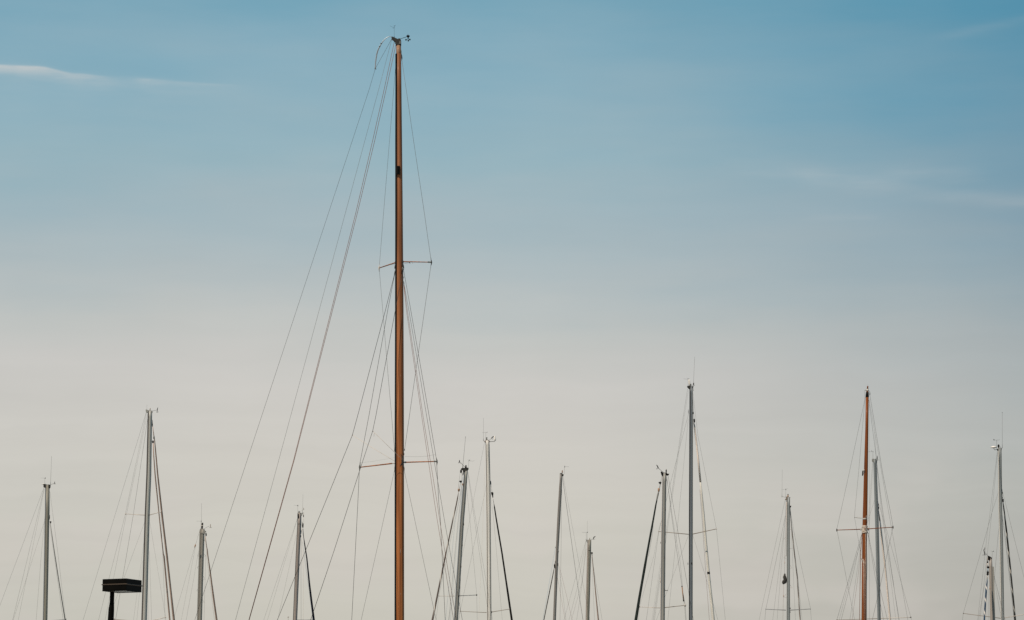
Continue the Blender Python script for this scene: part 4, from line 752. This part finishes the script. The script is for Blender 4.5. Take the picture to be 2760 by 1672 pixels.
b.wire('shroud', [(2344.4, 1064), (2380, 1280), (2400, 1380), (2407, 1420), (2371.7, 1583), (2351, 1672)], 0.6, 'wire_dark'); b.wire('shroud', [(2342.2, 1074), (2377.5, 1280), (2395, 1380), (2430, 1575), (2447, 1672)], 0.5, 'wire')
b.wire('halyard', [(2341.6, 1078), (2361, 1227), (2375.6, 1350), (2422.6, 1672)], 0.55, 'wire', 'F'); b.wire('halyard', [(2342, 1090), (2342.7, 1140), (2343.6, 1672)], 0.34, 'wire', '0')
sp = b.spreader((2322, 1427), (2255.6, 1429.2), 2.5, 'mahogany', 'black', tipw=1.7, tiph=4.6, wt=1.9); sp = b.spreader((2338.4, 1426), (2406.8, 1421.4), 2.5, 'mahogany', 'black', tipw=1.7, tiph=4.6, wt=1.9)
b.spreader((2337, 1393.8, -.09), (2303.4, 1395), 1.1, 'fitting_pale', 'black', tipw=.8, tiph=1.4, wt=.8); b.stick('brace_rod', [(2326, 1399), (2304, 1395.2)], 0.7, 'fitting_pale', 'S')
b.stick('brace_rod', [(2334.8, 1396.6, -.1), (2334.4, 1391, -.1), (2335.6, 1389.6, -.1)], .9, 'fitting_pale')
mb = MB(); mb.spar([b.P((2331.4, 1396.4)), b.P((2331.4, 1398, )), b.P((2331.2, 1401.4))], [5.8 / b.ppm, 6.6 / b.ppm, 6.2 / b.ppm], 1.12); mb.build('mast_band', 'fitting_pale', b.mast)
rnd = random.Random(4); mb = MB()
for i in range(9):                                                  # rope lashing: nine turns of line
    y = 1418.4 + i * 2.2; tl = rnd.uniform(-1.4, 1.4); r = (6.9 + rnd.uniform(-.2, .5)) / b.ppm; c0 = b.P((2330.6, y))
    mb.tube([c0 + Vector((r * math.cos(t * .5236), 1.12 * r * math.sin(t * .5236), tl * math.cos(t * .5236) / b.ppm)) for t in range(13)], 1.15 / b.ppm, 6)
ls = mb.build('lashing', 'rope_cream', b.mast, 'white rope lashing')
for x, y, s_ in ((2331, 1424.6, 2.6), (2331.6, 1428, 2), (2328.4, 1432.4, 1.4), (2334.6, 1420.8, 1.2)):
    b.lump('lashing_gap', [(x, y - s_, .8), (x, y, s_), (x, y + s_, .8)], 'mahogany', ls, dd=-.1)
for x in (2320.4, 2340.4): b.lump('spreader_socket', [(x, 1421.6, 1.4), (x, 1424, 3.4), (x, 1428.6, 3.2), (x, 1431, 1.2)], 'fitting_pale', b.mast)
b.lump('mast_tang', [(2324, 1434, 1), (2323.6, 1436.6, 2.2), (2323.8, 1439, .8)], 'black', b.mast); b.lump('mast_tang', [(2338.4, 1434, 1), (2339.4, 1437.6, 2.4), (2339.8, 1440, .8)], 'fitting', b.mast)
l = b.lump('deck_light', [(2325.4, 1268.6, 1.4), (2325.6, 1271, 3.6), (2325.6, 1277, 4), (2325, 1281.4, 3.4), (2324.6, 1283, 1.4)], 'black', dd=-.03); b.lump('light_bracket', [(2328.6, 1265.4, 1), (2328.8, 1267, 4), (2328.4, 1269.6, 3), (2328, 1271, 1)], 'fitting_pale', l, dd=-.08)
for q_, w_, m_ in (([(2322.4, 1440), (2290, 1554), (2255.4, 1672)], .55, 'wire_dark'), ([(2322.8, 1441), (2300, 1545), (2267, 1672)], .5, 'wire_dark'), ([(2322, 1455), (2307, 1560), (2290.6, 1672)], .45, 'wire'), ([(2322.4, 1455), (2312, 1560), (2296.5, 1672)], .5, 'rope_brown'),
                   ([(2339.4, 1437), (2363, 1550), (2392.3, 1672)], .55, 'wire_dark'), ([(2339.6, 1440), (2358, 1550), (2381.5, 1672)], .5, 'wire_dark')): b.wire('lower_shroud', q_, w_, m_)
b.wire('halyard', [(2323.6, 1436, 0), (2319.6, 1497, 0), (2318, 1580, 0), (2316.6, 1672)], 1.3, 'rope_brown', '0'); b.wire('halyard', [(2321.6, 1497, 0), (2321, 1580, 0), (2320, 1672)], .5, 'rope_cream', '0')
b.wire('halyard', [(2332.6, 1438, -.12), (2332.6, 1508, -.13), (2334, 1672, -.13)], .6, 'rope_cream', '0'); b.wire('halyard', [(2327.6, 1507, -.12), (2328, 1580, -.13), (2329.6, 1672, -.13)], .7, 'rope_cream', '0'); b.wire('halyard', [(2330.6, 1525, -.13), (2331, 1600, -.13), (2332, 1672, -.14)], .5, 'rope_cream', '0')
b.stick('rope_loop', [(2324.6, 1507, -.08), (2327.6, 1520, -.13), (2328.4, 1525.6, -.13), (2330, 1518, -.13), (2332, 1507, -.13), (2333, 1518, -.13), (2334.6, 1525.6, -.11)], [.8, 1.1, .9, 1, .9, 1.1, .7], 'rope_cream')
b.stick('strop', [(2321, 1505, 0), (2323.6, 1511, -.06), (2326, 1514, -.11)], 1.1, 'wire_dark')

# ================================================================== grey mast just right of the red-brown one
b = Boat(130, [(2358, 1238, 8), (2358.2, 1250, 8.4), (2359.3, 1280, 8.6), (2362.6, 1380, 10), (2365.6, 1500, 9.6), (2369.3, 1672, 9)], 'alu_green',
         'sailboat with a grey mast standing close right of the red brown wooden mast', L=9)
b.track(0.44, 0.08, 'groove'); b.track(0.1, 0.14, 'groove_grey'); b.track(0.85, 0.2, 'alu_blue')
o = b.plate('masthead_crane', [(2350.2, 1237.6), (2353.4, 1236.8), (2356, 1238), (2361, 1236.6), (2362.4, 1238), (2362, 1243), (2354, 1246.4), (2351, 1245)], 0.12, 'alu_dark')
b.lump('sheave', [(2351.8, 1239, 1.6), (2351.8, 1240.6, 3.4), (2351.8, 1243.4, 3.2), (2351.8, 1245, 1)], 'black', o)
b.antenna([(2362, 1238), (2357.5, 1165.4)], 0.6, 'wire', 1.2)
b.vane([(2352.8, 1238), (2352.8, 1217)], [(2340.6, 1216.4), (2346, 1218.2), (2353.4, 1217.6)], None, 0.55, 'wire_dark', [[(2348.4, 1214.4), (2349.4, 1218)], [(2348.6, 1214.6), (2351, 1218)], [(2352.8, 1215.8), (2353.8, 1219.6)]])
b.anemo([(2361.6, 1241), (2364.4, 1240)], [(2363.4, 1239), (2363.8, 1231), (2364.8, 1227.8), (2365.6, 1233), (2365.4, 1239)], [(2363, 1241), (2367.6, 1240), (2365, 1241.6)], None, 1.4, 0.7)
b.stick('halyard_hook', [(2363, 1242), (2363.6, 1246), (2362.8, 1249)], [1.6, 1.8, .8], 'fitting_dark')
b.wire('shroud', [(2352, 1246), (2340, 1404), (2322, 1672)], 0.4); b.wire('shroud', [(2353, 1248), (2345, 1380), (2331, 1672)], 0.36); b.wire('lower_shroud', [(2357.6, 1347), (2340, 1402), (2302, 1520), (2262, 1671)], 0.4)
b.wire('backstay', [(2363, 1250), (2375.6, 1380), (2422.6, 1663), (2424, 1672)], 0.42, mode='F'); b.wire('halyard', [(2363, 1260), (2379.6, 1392), (2414.7, 1672)], 0.34, mode='F')
b.wire('shroud', [(2366, 1350), (2388, 1422), (2455, 1664.4)], 0.45)
b.lump('furler_swivel', [(2367.4, 1357, .8), (2367.6, 1361, 2.2), (2367.6, 1366, 1.2), (2367.7, 1367, 3.6), (2367.7, 1372, 3.6), (2367.7, 1374, 1.4), (2368, 1380, 1)], 'black')
b.stick('sail_head', [(2368, 1376), (2370, 1392), (2371.6, 1404)], [1.2, 3, 4], 'sail_taupe_wrap', 'F', n=12)
b.sail([(2371.2, 1400), (2374.7, 1434.7), (2386.4, 1536), (2399, 1672)], [3.6, 5.8, 5, 5.6], 'sail_blush', None)
b.spreader((2366, 1667.8), (2256, 1671.4), 1.6, 'spreader_brown'); b.spreader((2372.6, 1667.4), (2455, 1664.4), 2, 'spreader_pale', 'black', tipw=1.6, tiph=2)

# ================================================================== short cream mast with the blue rolled sail
b = Boat(90, [(2669.6, 1503.5, 8), (2670.4, 1530, 9), (2671, 1560, 9), (2673.6, 1672, 9.4)], 'alu_cream',
         'sailboat with a short cream mast and blue rolled sail wound in white spiral', L=8, bow=-1)
b.track(0.99, 0.18, 'alu', 'track_or_shading', t=0.045, y0=1528)
o = b.plate('masthead_crane', [(2662.6, 1498.6), (2666.6, 1499.6), (2672.6, 1503.6), (2673.6, 1507.6), (2671.6, 1507), (2668, 1510), (2664.4, 1510.6), (2662.4, 1505)], 0.11, 'black')
b.stick('toggle', [(2662.6, 1503, 0), (2661.4, 1510, 0), (2661.2, 1514, 0)], [1.6, 2, 1.4], 'spreader_brown', '0', o)
b.anemo([(2666, 1501), (2660.4, 1496), (2654.8, 1490)], [(2653.8, 1495), (2652.2, 1490), (2650.8, 1482.4), (2653.4, 1479.4), (2654.4, 1474.2), (2655, 1478.6), (2652.8, 1482.8), (2654.2, 1489), (2654.8, 1495.6)], [(2649.2, 1496.5), (2656.4, 1496), (2653, 1496.4)], None, 1.9, 0.9)
b.vane([(2674.2, 1505), (2674.4, 1486.4)], [(2682.2, 1488.6), (2676, 1487), (2670.4, 1485.4)], [(2675.6, 1486.8), (2678, 1484.4), (2678.2, 1487.2)], 0.45, 'wire_dark')
b.lump('block', [(2661.8, 1513, 1.6), (2661.8, 1514.4, 4), (2661.8, 1517, 4), (2661.6, 1518.4, 1.6)], 'black')
b.stick('forestay', [(2662, 1518), (2662.4, 1528)], 2.0, 'fitting_pale')
b.lump('furler_swivel', [(2663, 1526.4, 3), (2663.1, 1528.4, 7.2), (2663.1, 1530.4, 6.4), (2663, 1532.8, 3)], 'black'); b.stick('forestay', [(2662.6, 1532.6), (2662.4, 1541)], [2.8, 2.6], 'rope_blue')
b.lump('furling_drum', [(2662.2, 1540.4, 3), (2662.4, 1541.4, 6.4), (2662.2, 1546, 5.6), (2662, 1549.6, 6.4), (2662, 1550.8, 3)], 'black'); b.stick('forestay', [(2661.8, 1550.6), (2661.2, 1562)], [2, 1.6], 'fitting_pale')
b.sail([(2661.2, 1561), (2660.6, 1570), (2658.6, 1585), (2656, 1623), (2653, 1672)], [1.6, 2.8, 5.2, 4.6, 4.2], 'sail_blue_wrap', None)
b.wire('lift_line', [(2659.4, 1518), (2659.2, 1541)], .4, 'tan', '0'); b.wire('halyard', [(2663.6, 1588), (2665.6, 1672)], 0.4, 'wire', '0')
b.wire('backstay', [(2676.2, 1540), (2695.8, 1619), (2709, 1672)], 0.55, mode='F'); b.wire('shroud', [(2676.8, 1548), (2695, 1647), (2700, 1672)], 0.5)
b.wire('shroud', [(2664, 1540), (2651, 1590), (2637, 1672)], .4)
b.lump('mast_tang', [(2668, 1580, .8), (2667.8, 1586, 2.4), (2668, 1590, .8)], 'tan', b.mast, dd=-.03)
b.stick('mast_tang', [(2674.8, 1533, -.02), (2674.6, 1540, -.02), (2674.6, 1544, -.02)], [.8, 1.8, .8], 'fitting_dark', '0', b.mast)

# ================================================================== outermost mast on the right
b = Boat(102, [(2693.8, 1208, 10), (2694.2, 1230, 10.2), (2695.9, 1380, 10.2), (2697.8, 1440, 10), (2701.7, 1672, 9.4)], 'alu_mid',
         'sailboat at the far right with a flat white dome and long aerial on its masthead', L=10)
b.track(0.30, 0.09, 'groove'); b.track(0.1, 0.16, 'alu_pale'); b.track(0.86, 0.2, 'alu_dark')
b.plate('masthead_crane', [(2687.6, 1211), (2690, 1209), (2693, 1210), (2697, 1208.4), (2699.4, 1211), (2698.8, 1215.6), (2692, 1216.6), (2688.6, 1215.6)], 0.12, 'fitting_dark')
b.lump('masthead_light', [(2691.4, 1197.8, .8), (2691.4, 1199.4, 4), (2691.4, 1202, 5.8), (2691.4, 1204.6, 5), (2691.4, 1207.5, 3), (2691.4, 1210, 3)], 'black')
l = b.lump('satellite_dome', [(2678, 1202.6, 3), (2678, 1203.4, 9.6), (2678, 1205, 15.4), (2678, 1206.6, 17), (2678, 1207.6, 15), (2678, 1208, 8)], 'white', label='flat white dome', n=24)
b.stick('dome_bracket', [(2679.2, 1208, 0), (2679.2, 1211.4, 0), (2681.6, 1213, 0), (2690, 1211.4, 0)], 1.5, 'fitting_pale', '0', l)
b.vane([(2686.4, 1212), (2686.4, 1186)], [(2694.6, 1185.8), (2686.4, 1186.8), (2676.6, 1186.2)], [(2677.4, 1186), (2678.6, 1183.4), (2679.4, 1184.4), (2681.4, 1187.2), (2678.6, 1187)], 0.65, 'wire_dark')
b.antenna([(2701.6, 1208), (2701.4, 1111.5)], 0.7, 'wire', 1.1); b.lump('antenna_tip', [(2701.4, 1111, .6), (2701.4, 1112.4, 1.3), (2701.4, 1114, .7)], 'wire_dark')
b.stick('antenna_bracket', [(2697.4, 1212), (2699.6, 1208.6), (2701.6, 1207.6)], 1.1, 'fitting_dark'); b.stick('halyard_hook', [(2695.8, 1209), (2695.6, 1205.4), (2697.2, 1204.4)], .9, 'fitting_dark')
b.wire('backstay', [(2688, 1217), (2668.7, 1380), (2660.8, 1440), (2635, 1672)], .5, mode='F'); b.wire('backstay', [(2688.8, 1220), (2673.6, 1380), (2667, 1440), (2641, 1672)], .5, mode='F')
b.wire('shroud', [(2691, 1327), (2674, 1380), (2657.7, 1440), (2596.4, 1653), (2594.5, 1672)], .5); b.wire('lower_shroud', [(2692.6, 1422), (2690.4, 1440), (2678.6, 1580), (2671, 1672)], .5)
b.wire('shroud', [(2701, 1321), (2716, 1380), (2730.8, 1440), (2760, 1556.6), (2784, 1652)], .5); b.wire('lower_shroud', [(2701.4, 1395), (2707.5, 1440), (2733.4, 1672)], .5); b.wire('halyard', [(2702, 1390), (2708.6, 1440), (2735, 1672)], .4, mode='F')
b.wire('forestay', [(2700.8, 1318), (2702, 1332), (2702.8, 1346)], .8, 'fitting', '0'); b.lump('mast_tang', [(2701.2, 1326, 1), (2701.8, 1328.4, 3.4), (2701.4, 1332, 1)], 'black', b.mast, dd=0); b.lump('mast_tang', [(2701.2, 1340, .8), (2701.4, 1342, 1.6), (2701.4, 1344, .8)], 'black', b.mast, dd=0)
b.lump('furler_swivel', [(2703.2, 1345, 2), (2703.3, 1346, 4.4), (2703.5, 1353, 4.2), (2703.5, 1354.4, 2)], 'black')
b.sail([(2703.5, 1354), (2705, 1366), (2706.4, 1377), (2713.7, 1440), (2727, 1572), (2736.2, 1672)], [2, 3.4, 3.8, 5.2, 4.6, 5.6], 'sail_dark_wrap', 'dark rolled sail with cream spiral strip')
b.spreader((2697.6, 1667), (2596.4, 1653.8), 1.7, 'spreader_brown', 'fitting_dark', tipw=1, tiph=1.6); b.spreader((2706.6, 1666), (2786, 1652), 2.0, 'spreader_pale', 'fitting_dark')
b.lump('mast_tang', [(2692.8, 1240, .6), (2692.8, 1242, 1.8), (2692.8, 1244, .6)], 'black', b.mast, dd=-.07)

# ================================================================== the lamp on the quay
LY = 45.0; lp = LY / F
def lat(px, py, dd=0): return at(px, py, LY + dd)
top_c = lat(302.4, 1597, .14); foot = Vector((lat(298.2, 1672).x - .01, LY + .14, 1.0))
lamp = thing('street_lamp', 'black box shaped lamp on a black post at lower left', 'street lamp', foot)
mb = MB(); prof = [(302.4, 1593, 12), (302.2, 1606, 12), (301.7, 1622, 12), (301.2, 1630, 13.2), (300.2, 1640, 15.4), (299.6, 1652, 15.9), (298.4, 1672, 16.4)]
P = [lat(x, y, .14) - foot for x, y, w in prof] + [Vector((0, 0, 1.0)), Vector((0, 0, 0))]; rr = [w / 2 * lp for x, y, w in prof] + [.055, .06]
mb.lathe(list(zip(P, rr)), 16); mb.build('lamp_post', 'lamp_black', lamp)
mb = MB(); mb.lathe([(Vector((0, 0, .03)), .16), (Vector((0, 0, .0)), .16)], 16); mb.build('base_plate', 'lamp_black', lamp)
near = lat(340, 1592, -.21); va = (lat(274.6, 1594.4, 0) - near); vb = (lat(377.2, 1597.6, 0) - near)
va = Vector((-.0088 * LY, .0043 * LY, 0)); vb = Vector((.00395 * LY, .0107 * LY, 0))
H = 32.5 * lp; zup = Vector((0, 0, 1)); o3 = near - foot
def quad_box(mb, o, a, c, h):
    k = len(mb.v)
    for z in (0, h):
        for p in (o, o + a, o + a + c, o + c): mb.v.append(p + zup * z)
    for f in ((0, 1, 2, 3), (4, 5, 6, 7), (0, 1, 5, 4), (1, 2, 6, 5), (2, 3, 7, 6), (3, 0, 4, 7)): mb.face([k + i for i in f], flat=True)
ua, ub = va.normalized(), vb.normalized()
mb = MB(); quad_box(mb, o3 + zup * .012, va, vb, H - .012); hs = mb.build('lamp_housing', 'lamp_black', lamp)
bv = hs.modifiers.new('bevel', 'BEVEL'); bv.width = .006; bv.segments = 2
mb = MB(); fw = .045                                                # rim round the lens, below the housing
for (s_, a, c) in ((o3, va, ub * fw), (o3 + vb - ub * fw, va, ub * fw), (o3 + ub * fw, ua * fw, vb - ub * fw * 2), (o3 + va - ua * fw + ub * fw, ua * fw, vb - ub * fw * 2)): quad_box(mb, s_, a, c, .012)
mb.build('lens_frame', 'lamp_black', hs)
mb = MB(); quad_box(mb, o3 + ua * fw + ub * fw + zup * .005, va - ua * fw * 2, vb - ub * fw * 2, .006); mb.build('lens', 'lens', hs)
mb = MB(); zc = H * .535; e = .012                                  # the seam flange: a V-section band round the box
prof = [(-.0, -.010), (e, -.002), (e, .003), (-.0, .010)]
rings = []
for (cx, sa, sb) in ((o3, -1, -1), (o3 + va, 1, -1), (o3 + va + vb, 1, 1), (o3 + vb, -1, 1)):
    rings.append(len(mb.v))
    for d_, z_ in prof: mb.v.append(cx + ua * sa * d_ + ub * sb * d_ + zup * (zc + z_))
for i in range(4):
    a, c = rings[i], rings[(i + 1) % 4]
    for j in range(3): mb.face([a + j, c + j, c + j + 1, a + j + 1], flat=True)
mb.build('seam_flange', 'flange', hs)
mb = MB(); mb.lathe([(lat(302.4, 1590, .14) - foot, .07), (lat(302.4, 1594.6, .14) - foot, .06)], 12); mb.build('post_collar', 'lamp_black', lamp)

# ================================================================== quay, water
def struct(name, mb, m):
    o = mb.build(name, m); o['kind'] = 'structure'; return o
qm = mat('quay_concrete', (0.32, 0.30, 0.27), 0.9, 0, 0.15, (.8, .8, .8), 0, .3)
mb = MB(); mb.box(Vector((0, 8, -1.5)), Vector((90, 0, 0)), Vector((0, 42, 0)), Vector((0, 0, 2.5))); struct('quay', mb, qm)
wm = bpy.data.materials.new('harbour_water'); wm.use_nodes = True; nt = wm.node_tree; bs = nt.nodes['Principled BSDF']
bs.inputs['Base Color'].default_value = (0.025, 0.045, 0.045, 1); bs.inputs['Roughness'].default_value = 0.12; bs.inputs['IOR'].default_value = 1.33
tc = nt.nodes.new('ShaderNodeTexCoord'); nz = nt.nodes.new('ShaderNodeTexNoise'); nz.inputs['Scale'].default_value = 1.4; nz.inputs['Detail'].default_value = 4
bp = nt.nodes.new('ShaderNodeBump'); bp.inputs['Strength'].default_value = .5; bp.inputs['Distance'].default_value = .12
nt.links.new(tc.outputs['Object'], nz.inputs['Vector']); nt.links.new(nz.outputs['Fac'], bp.inputs['Height']); nt.links.new(bp.outputs['Normal'], bs.inputs['Normal'])
mb = MB(); k = 0
for x, y in ((-3000, -3000), (3000, -3000), (3000, 3000), (-3000, 3000)): mb.v.append(Vector((x, y, 0)))
mb.face([0, 1, 2, 3], flat=True); struct('water', mb, wm)

# ================================================================== sun and sky
SUN_EL, SUN_AZ = R(51), R(-143)                                     # high on the left, a little behind the quay
sd = Vector((math.sin(SUN_AZ) * math.cos(SUN_EL), math.cos(SUN_AZ) * math.cos(SUN_EL), math.sin(SUN_EL)))
sl = bpy.data.lights.new('sun', 'SUN'); sl.energy = 4.3; sl.angle = R(.53); sl.color = (1, .90, .76)
so = bpy.data.objects.new('sun', sl); col.objects.link(so); so.rotation_euler = sd.to_track_quat('Z', 'Y').to_euler(); so.location = (-30, 40, 60)

wd = bpy.data.worlds.new('World'); scene.world = wd; wd.use_nodes = True; nt = wd.node_tree; N = nt.nodes; Lk = nt.links
for n in list(N): N.remove(n)
def nd(t, **kw):
    n = N.new(t)
    for k_, v_ in kw.items(): setattr(n, k_, v_)
    return n
def val(sock, x):
    if isinstance(x, (int, float)): sock.default_value = x
    else: Lk.new(x, sock)
def op(o_, a, c=0.0, cl=False):
    n = nd('ShaderNodeMath', operation=o_); n.use_clamp = cl; val(n.inputs[0], a); val(n.inputs[1], c); return n.outputs[0]
def sstep(x, a, c, lo=0.0, hi=1.0, kind='SMOOTHSTEP'):
    n = nd('ShaderNodeMapRange', interpolation_type=kind); val(n.inputs['Value'], x)
    n.inputs['From Min'].default_value = a; n.inputs['From Max'].default_value = c; n.inputs['To Min'].default_value = lo; n.inputs['To Max'].default_value = hi; return n.outputs[0]
def mix(f, a, c):
    n = nd('ShaderNodeMix', data_type='RGBA'); val(n.inputs['Factor'], f)
    for s_, x in (('A', a), ('B', c)):
        if isinstance(x, tuple): n.inputs[s_].default_value = x + (1,)
        else: Lk.new(x, n.inputs[s_])
    return n.outputs['Result']
def ramp(x, stops):
    n = nd('ShaderNodeValToRGB'); cr = n.color_ramp; cr.interpolation = 'LINEAR'; Lk.new(x, n.inputs['Fac'])
    while len(cr.elements) < len(stops): cr.elements.new(.5)
    for e_, (p, c) in zip(cr.elements, stops): e_.position = p; e_.color = lin(c) + (1,)
    return n.outputs['Color']
tc = nd('ShaderNodeTexCoord'); sx = nd('ShaderNodeSeparateXYZ'); Lk.new(tc.outputs['Generated'], sx.inputs[0])
DEG = 180 / math.pi
el = op('MULTIPLY', op('ARCSINE', sx.outputs['Z']), DEG); az = op('MULTIPLY', op('ARCTAN2', sx.outputs['X'], sx.outputs['Y']), DEG)
# low-frequency unevenness of the haze, as bands lying along the horizon
cb = nd('ShaderNodeCombineXYZ'); val(cb.inputs[0], op('MULTIPLY', az, .16)); val(cb.inputs[1], op('MULTIPLY', el, .9))
nz = nd('ShaderNodeTexNoise'); nz.inputs['Scale'].default_value = 1; nz.inputs['Detail'].default_value = 5; nz.inputs['Roughness'].default_value = .55; Lk.new(cb.outputs[0], nz.inputs['Vector'])
un = op('SUBTRACT', nz.outputs['Fac'], .5)
cb4 = nd('ShaderNodeCombineXYZ'); val(cb4.inputs[0], op('MULTIPLY', op('ADD', az, op('MULTIPLY', el, .8)), .13)); val(cb4.inputs[1], op('MULTIPLY', el, .30)); val(cb4.inputs[2], 8.1)
nz4 = nd('ShaderNodeTexNoise'); nz4.inputs['Scale'].default_value = 1; nz4.inputs['Detail'].default_value = 3; Lk.new(cb4.outputs[0], nz4.inputs['Vector'])
un = op('ADD', un, op('MULTIPLY', op('SUBTRACT', nz4.outputs['Fac'], .5), 1.15))
cb2 = nd('ShaderNodeCombineXYZ'); val(cb2.inputs[0], op('MULTIPLY', az, .45)); val(cb2.inputs[1], op('MULTIPLY', el, .7)); val(cb2.inputs[2], 3.7)
nz2 = nd('ShaderNodeTexNoise'); nz2.inputs['Scale'].default_value = 1; nz2.inputs['Detail'].default_value = 3; Lk.new(cb2.outputs[0], nz2.inputs['Vector'])
un2 = op('SUBTRACT', nz2.outputs['Fac'], .5)
y0 = lambda py: (15.12 - py / 136.6 - 2.5) / 12.8                    # photo row -> place on the ramp (elevation 2.5 .. 15.3 degrees)
t = op('DIVIDE', op('SUBTRACT', op('ADD', op('ADD', el, op('MULTIPLY', un, 1.0)), sstep(az, -9.5, -1, -.32, 0)), 2.5), 12.8, True)
mid = [(1672, SKYM[0]), (1450, SKYM[1]), (1250, SKYM[2]), (1050, SKYM[3]), (900, SKYM[4]), (750, SKYM[5]), (600, SKYM[6]), (450, SKYM[7]), (300, SKYM[8]), (150, SKYM[9]), (0, SKYM[10])]
rgt = [(1650, SKYR[0]), (1300, SKYR[1]), (1000, SKYR[2]), (800, SKYR[3]), (600, SKYR[4]), (400, SKYR[5]), (200, SKYR[6]), (0, SKYR[7])]
cm = ramp(t, [(y0(y), c) for y, c in mid]); cr_ = ramp(t, [(y0(y + 22), c) for y, c in rgt])
fr = op('POWER', sstep(az, 0.2, 10.6, 0, 1, 'LINEAR'), 1.35)
low = mix(fr, cm, cr_)
low = mix(sstep(op('ADD', az, 0), -10.5, -4, .05, 0), low, lin((120, 150, 165)))
hs_ = nd('ShaderNodeHueSaturation'); cb5 = nd('ShaderNodeCombineXYZ'); val(cb5.inputs[0], op('MULTIPLY', az, .10)); val(cb5.inputs[1], op('MULTIPLY', op('ADD', el, op('MULTIPLY', un2, .8)), 2.6)); val(cb5.inputs[2], 1.3)
nz5 = nd('ShaderNodeTexNoise'); nz5.inputs['Scale'].default_value = 1; nz5.inputs['Detail'].default_value = 4; Lk.new(cb5.outputs[0], nz5.inputs['Vector'])
streak = op('MULTIPLY', op('SUBTRACT', nz5.outputs['Fac'], .5), sstep(el, 5.5, 9.5, .11, .03))
low = mix(op('MULTIPLY', sstep(un2, -.10, .16, 0, .32), sstep(el, 4, 7.5, 1, 0)), low, lin((204, 197, 191)))
val(hs_.inputs['Value'], op('ADD', 1, op('ADD', streak, op('MULTIPLY', un2, .05)))); val(hs_.inputs['Saturation'], op('ADD', 1, op('MULTIPLY', un, .25))); Lk.new(low, hs_.inputs['Color']); low = hs_.outputs['Color']
# wisps of cirrus: rows and columns of the survey turned into directions
X = op('ADD', op('MULTIPLY', az, 136.6), 1380); Y = op('ADD', op('MULTIPLY', op('SUBTRACT', 9, el), 136.6), 836)
cb3 = nd('ShaderNodeCombineXYZ'); val(cb3.inputs[0], op('MULTIPLY', X, .006)); val(cb3.inputs[1], op('MULTIPLY', Y, .035))
nz3 = nd('ShaderNodeTexNoise'); nz3.inputs['Scale'].default_value = 1; nz3.inputs['Detail'].default_value = 4; Lk.new(cb3.outputs[0], nz3.inputs['Vector'])
yt = op('ADD', op('ADD', op('ADD', 206, sstep(X, 80, 185, 0, 15)), sstep(X, 185, 300, 0, 7)), sstep(X, 330, 590, 0, 10))
d = op('SUBTRACT', Y, yt); edge = sstep(d, -4, 4); edge2 = sstep(d, -12, 10)
body = op('MULTIPLY', edge, op('EXPONENT', op('DIVIDE', op('MAXIMUM', d, 0), -13)))
body2 = op('MULTIPLY', edge2, op('EXPONENT', op('DIVIDE', op('MAXIMUM', d, 0), -34)))
a1 = op('MULTIPLY', sstep(X, 215, 315, 1, 0), sstep(X, -500, -50)); a2 = op('MULTIPLY', sstep(X, 280, 660, 1, 0), sstep(X, -500, -50))
a3 = op('MULTIPLY', sstep(X, 330, 380), sstep(X, 520, 680, 1, 0))
nf = sstep(nz3.outputs['Fac'], .25, .75, .45, 1.25)
wisp = op('MULTIPLY', op('ADD', op('ADD', op('MULTIPLY', op('MULTIPLY', body, op('MULTIPLY', a1, sstep(X, 60, 200, 1.25, .9))), .56), op('MULTIPLY', op('MULTIPLY', body2, a2), .20)), op('MULTIPLY', op('MULTIPLY', body, a3), .22)), nf)
def band(x0, x1, x2, x3, yc, slope, sig, amp):
    dy = op('DIVIDE', op('SUBTRACT', Y, op('ADD', op('MULTIPLY', op('SUBTRACT', X, x1), slope), yc)), sig)
    g = op('EXPONENT', op('MULTIPLY', op('MULTIPLY', dy, dy), -1)); return op('MULTIPLY', op('MULTIPLY', g, op('MULTIPLY', sstep(X, x0, x1), sstep(X, x2, x3, 1, 0))), amp)
nf2 = sstep(nz3.outputs['Fac'], .3, .75, .5, 1.05)
cir = op('MULTIPLY', op('ADD', op('ADD', band(1900, 2220, 2300, 2560, 487, .13, 28, .18), band(2420, 2600, 2760, 3100, 549, .10, 17, .16)), op('ADD', band(2350, 2480, 2560, 2700, 486, .04, 24, .12), op('ADD', band(2100, 2290, 2340, 2400, 598, .0, 8, .07), band(2480, 2680, 2800, 3200, 104, -.18, 13, .07)))), nf2)
low = mix(op('ADD', wisp, cir, True), low, lin((208, 207, 204)))
sky = nd('ShaderNodeTexSky', sky_type='NISHITA'); sky.sun_disc = False; sky.sun_elevation = SUN_EL; sky.sun_rotation = SUN_AZ; sky.dust_density = 2.0
ls = nd('ShaderNodeVectorMath', operation='SCALE'); ls.inputs['Scale'].default_value = 1 / SKY_STRENGTH; Lk.new(low, ls.inputs[0])
total = mix(sstep(el, 20, 75), ls.outputs[0], sky.outputs[0])
bg = nd('ShaderNodeBackground'); Lk.new(total, bg.inputs['Color']); bg.inputs['Strength'].default_value = SKY_STRENGTH
ow = nd('ShaderNodeOutputWorld'); Lk.new(bg.outputs[0], ow.inputs['Surface'])

vs = scene.view_settings; vs.view_transform = 'Standard'; vs.look = 'None'; vs.exposure = 0; vs.gamma = 1; vs.use_curve_mapping = False
scene.render.engine = 'CYCLES'; scene.cycles.use_denoising = False; scene.render.filter_size = 1.3
scene.cycles.max_bounces = 6; scene.cycles.use_adaptive_sampling = False
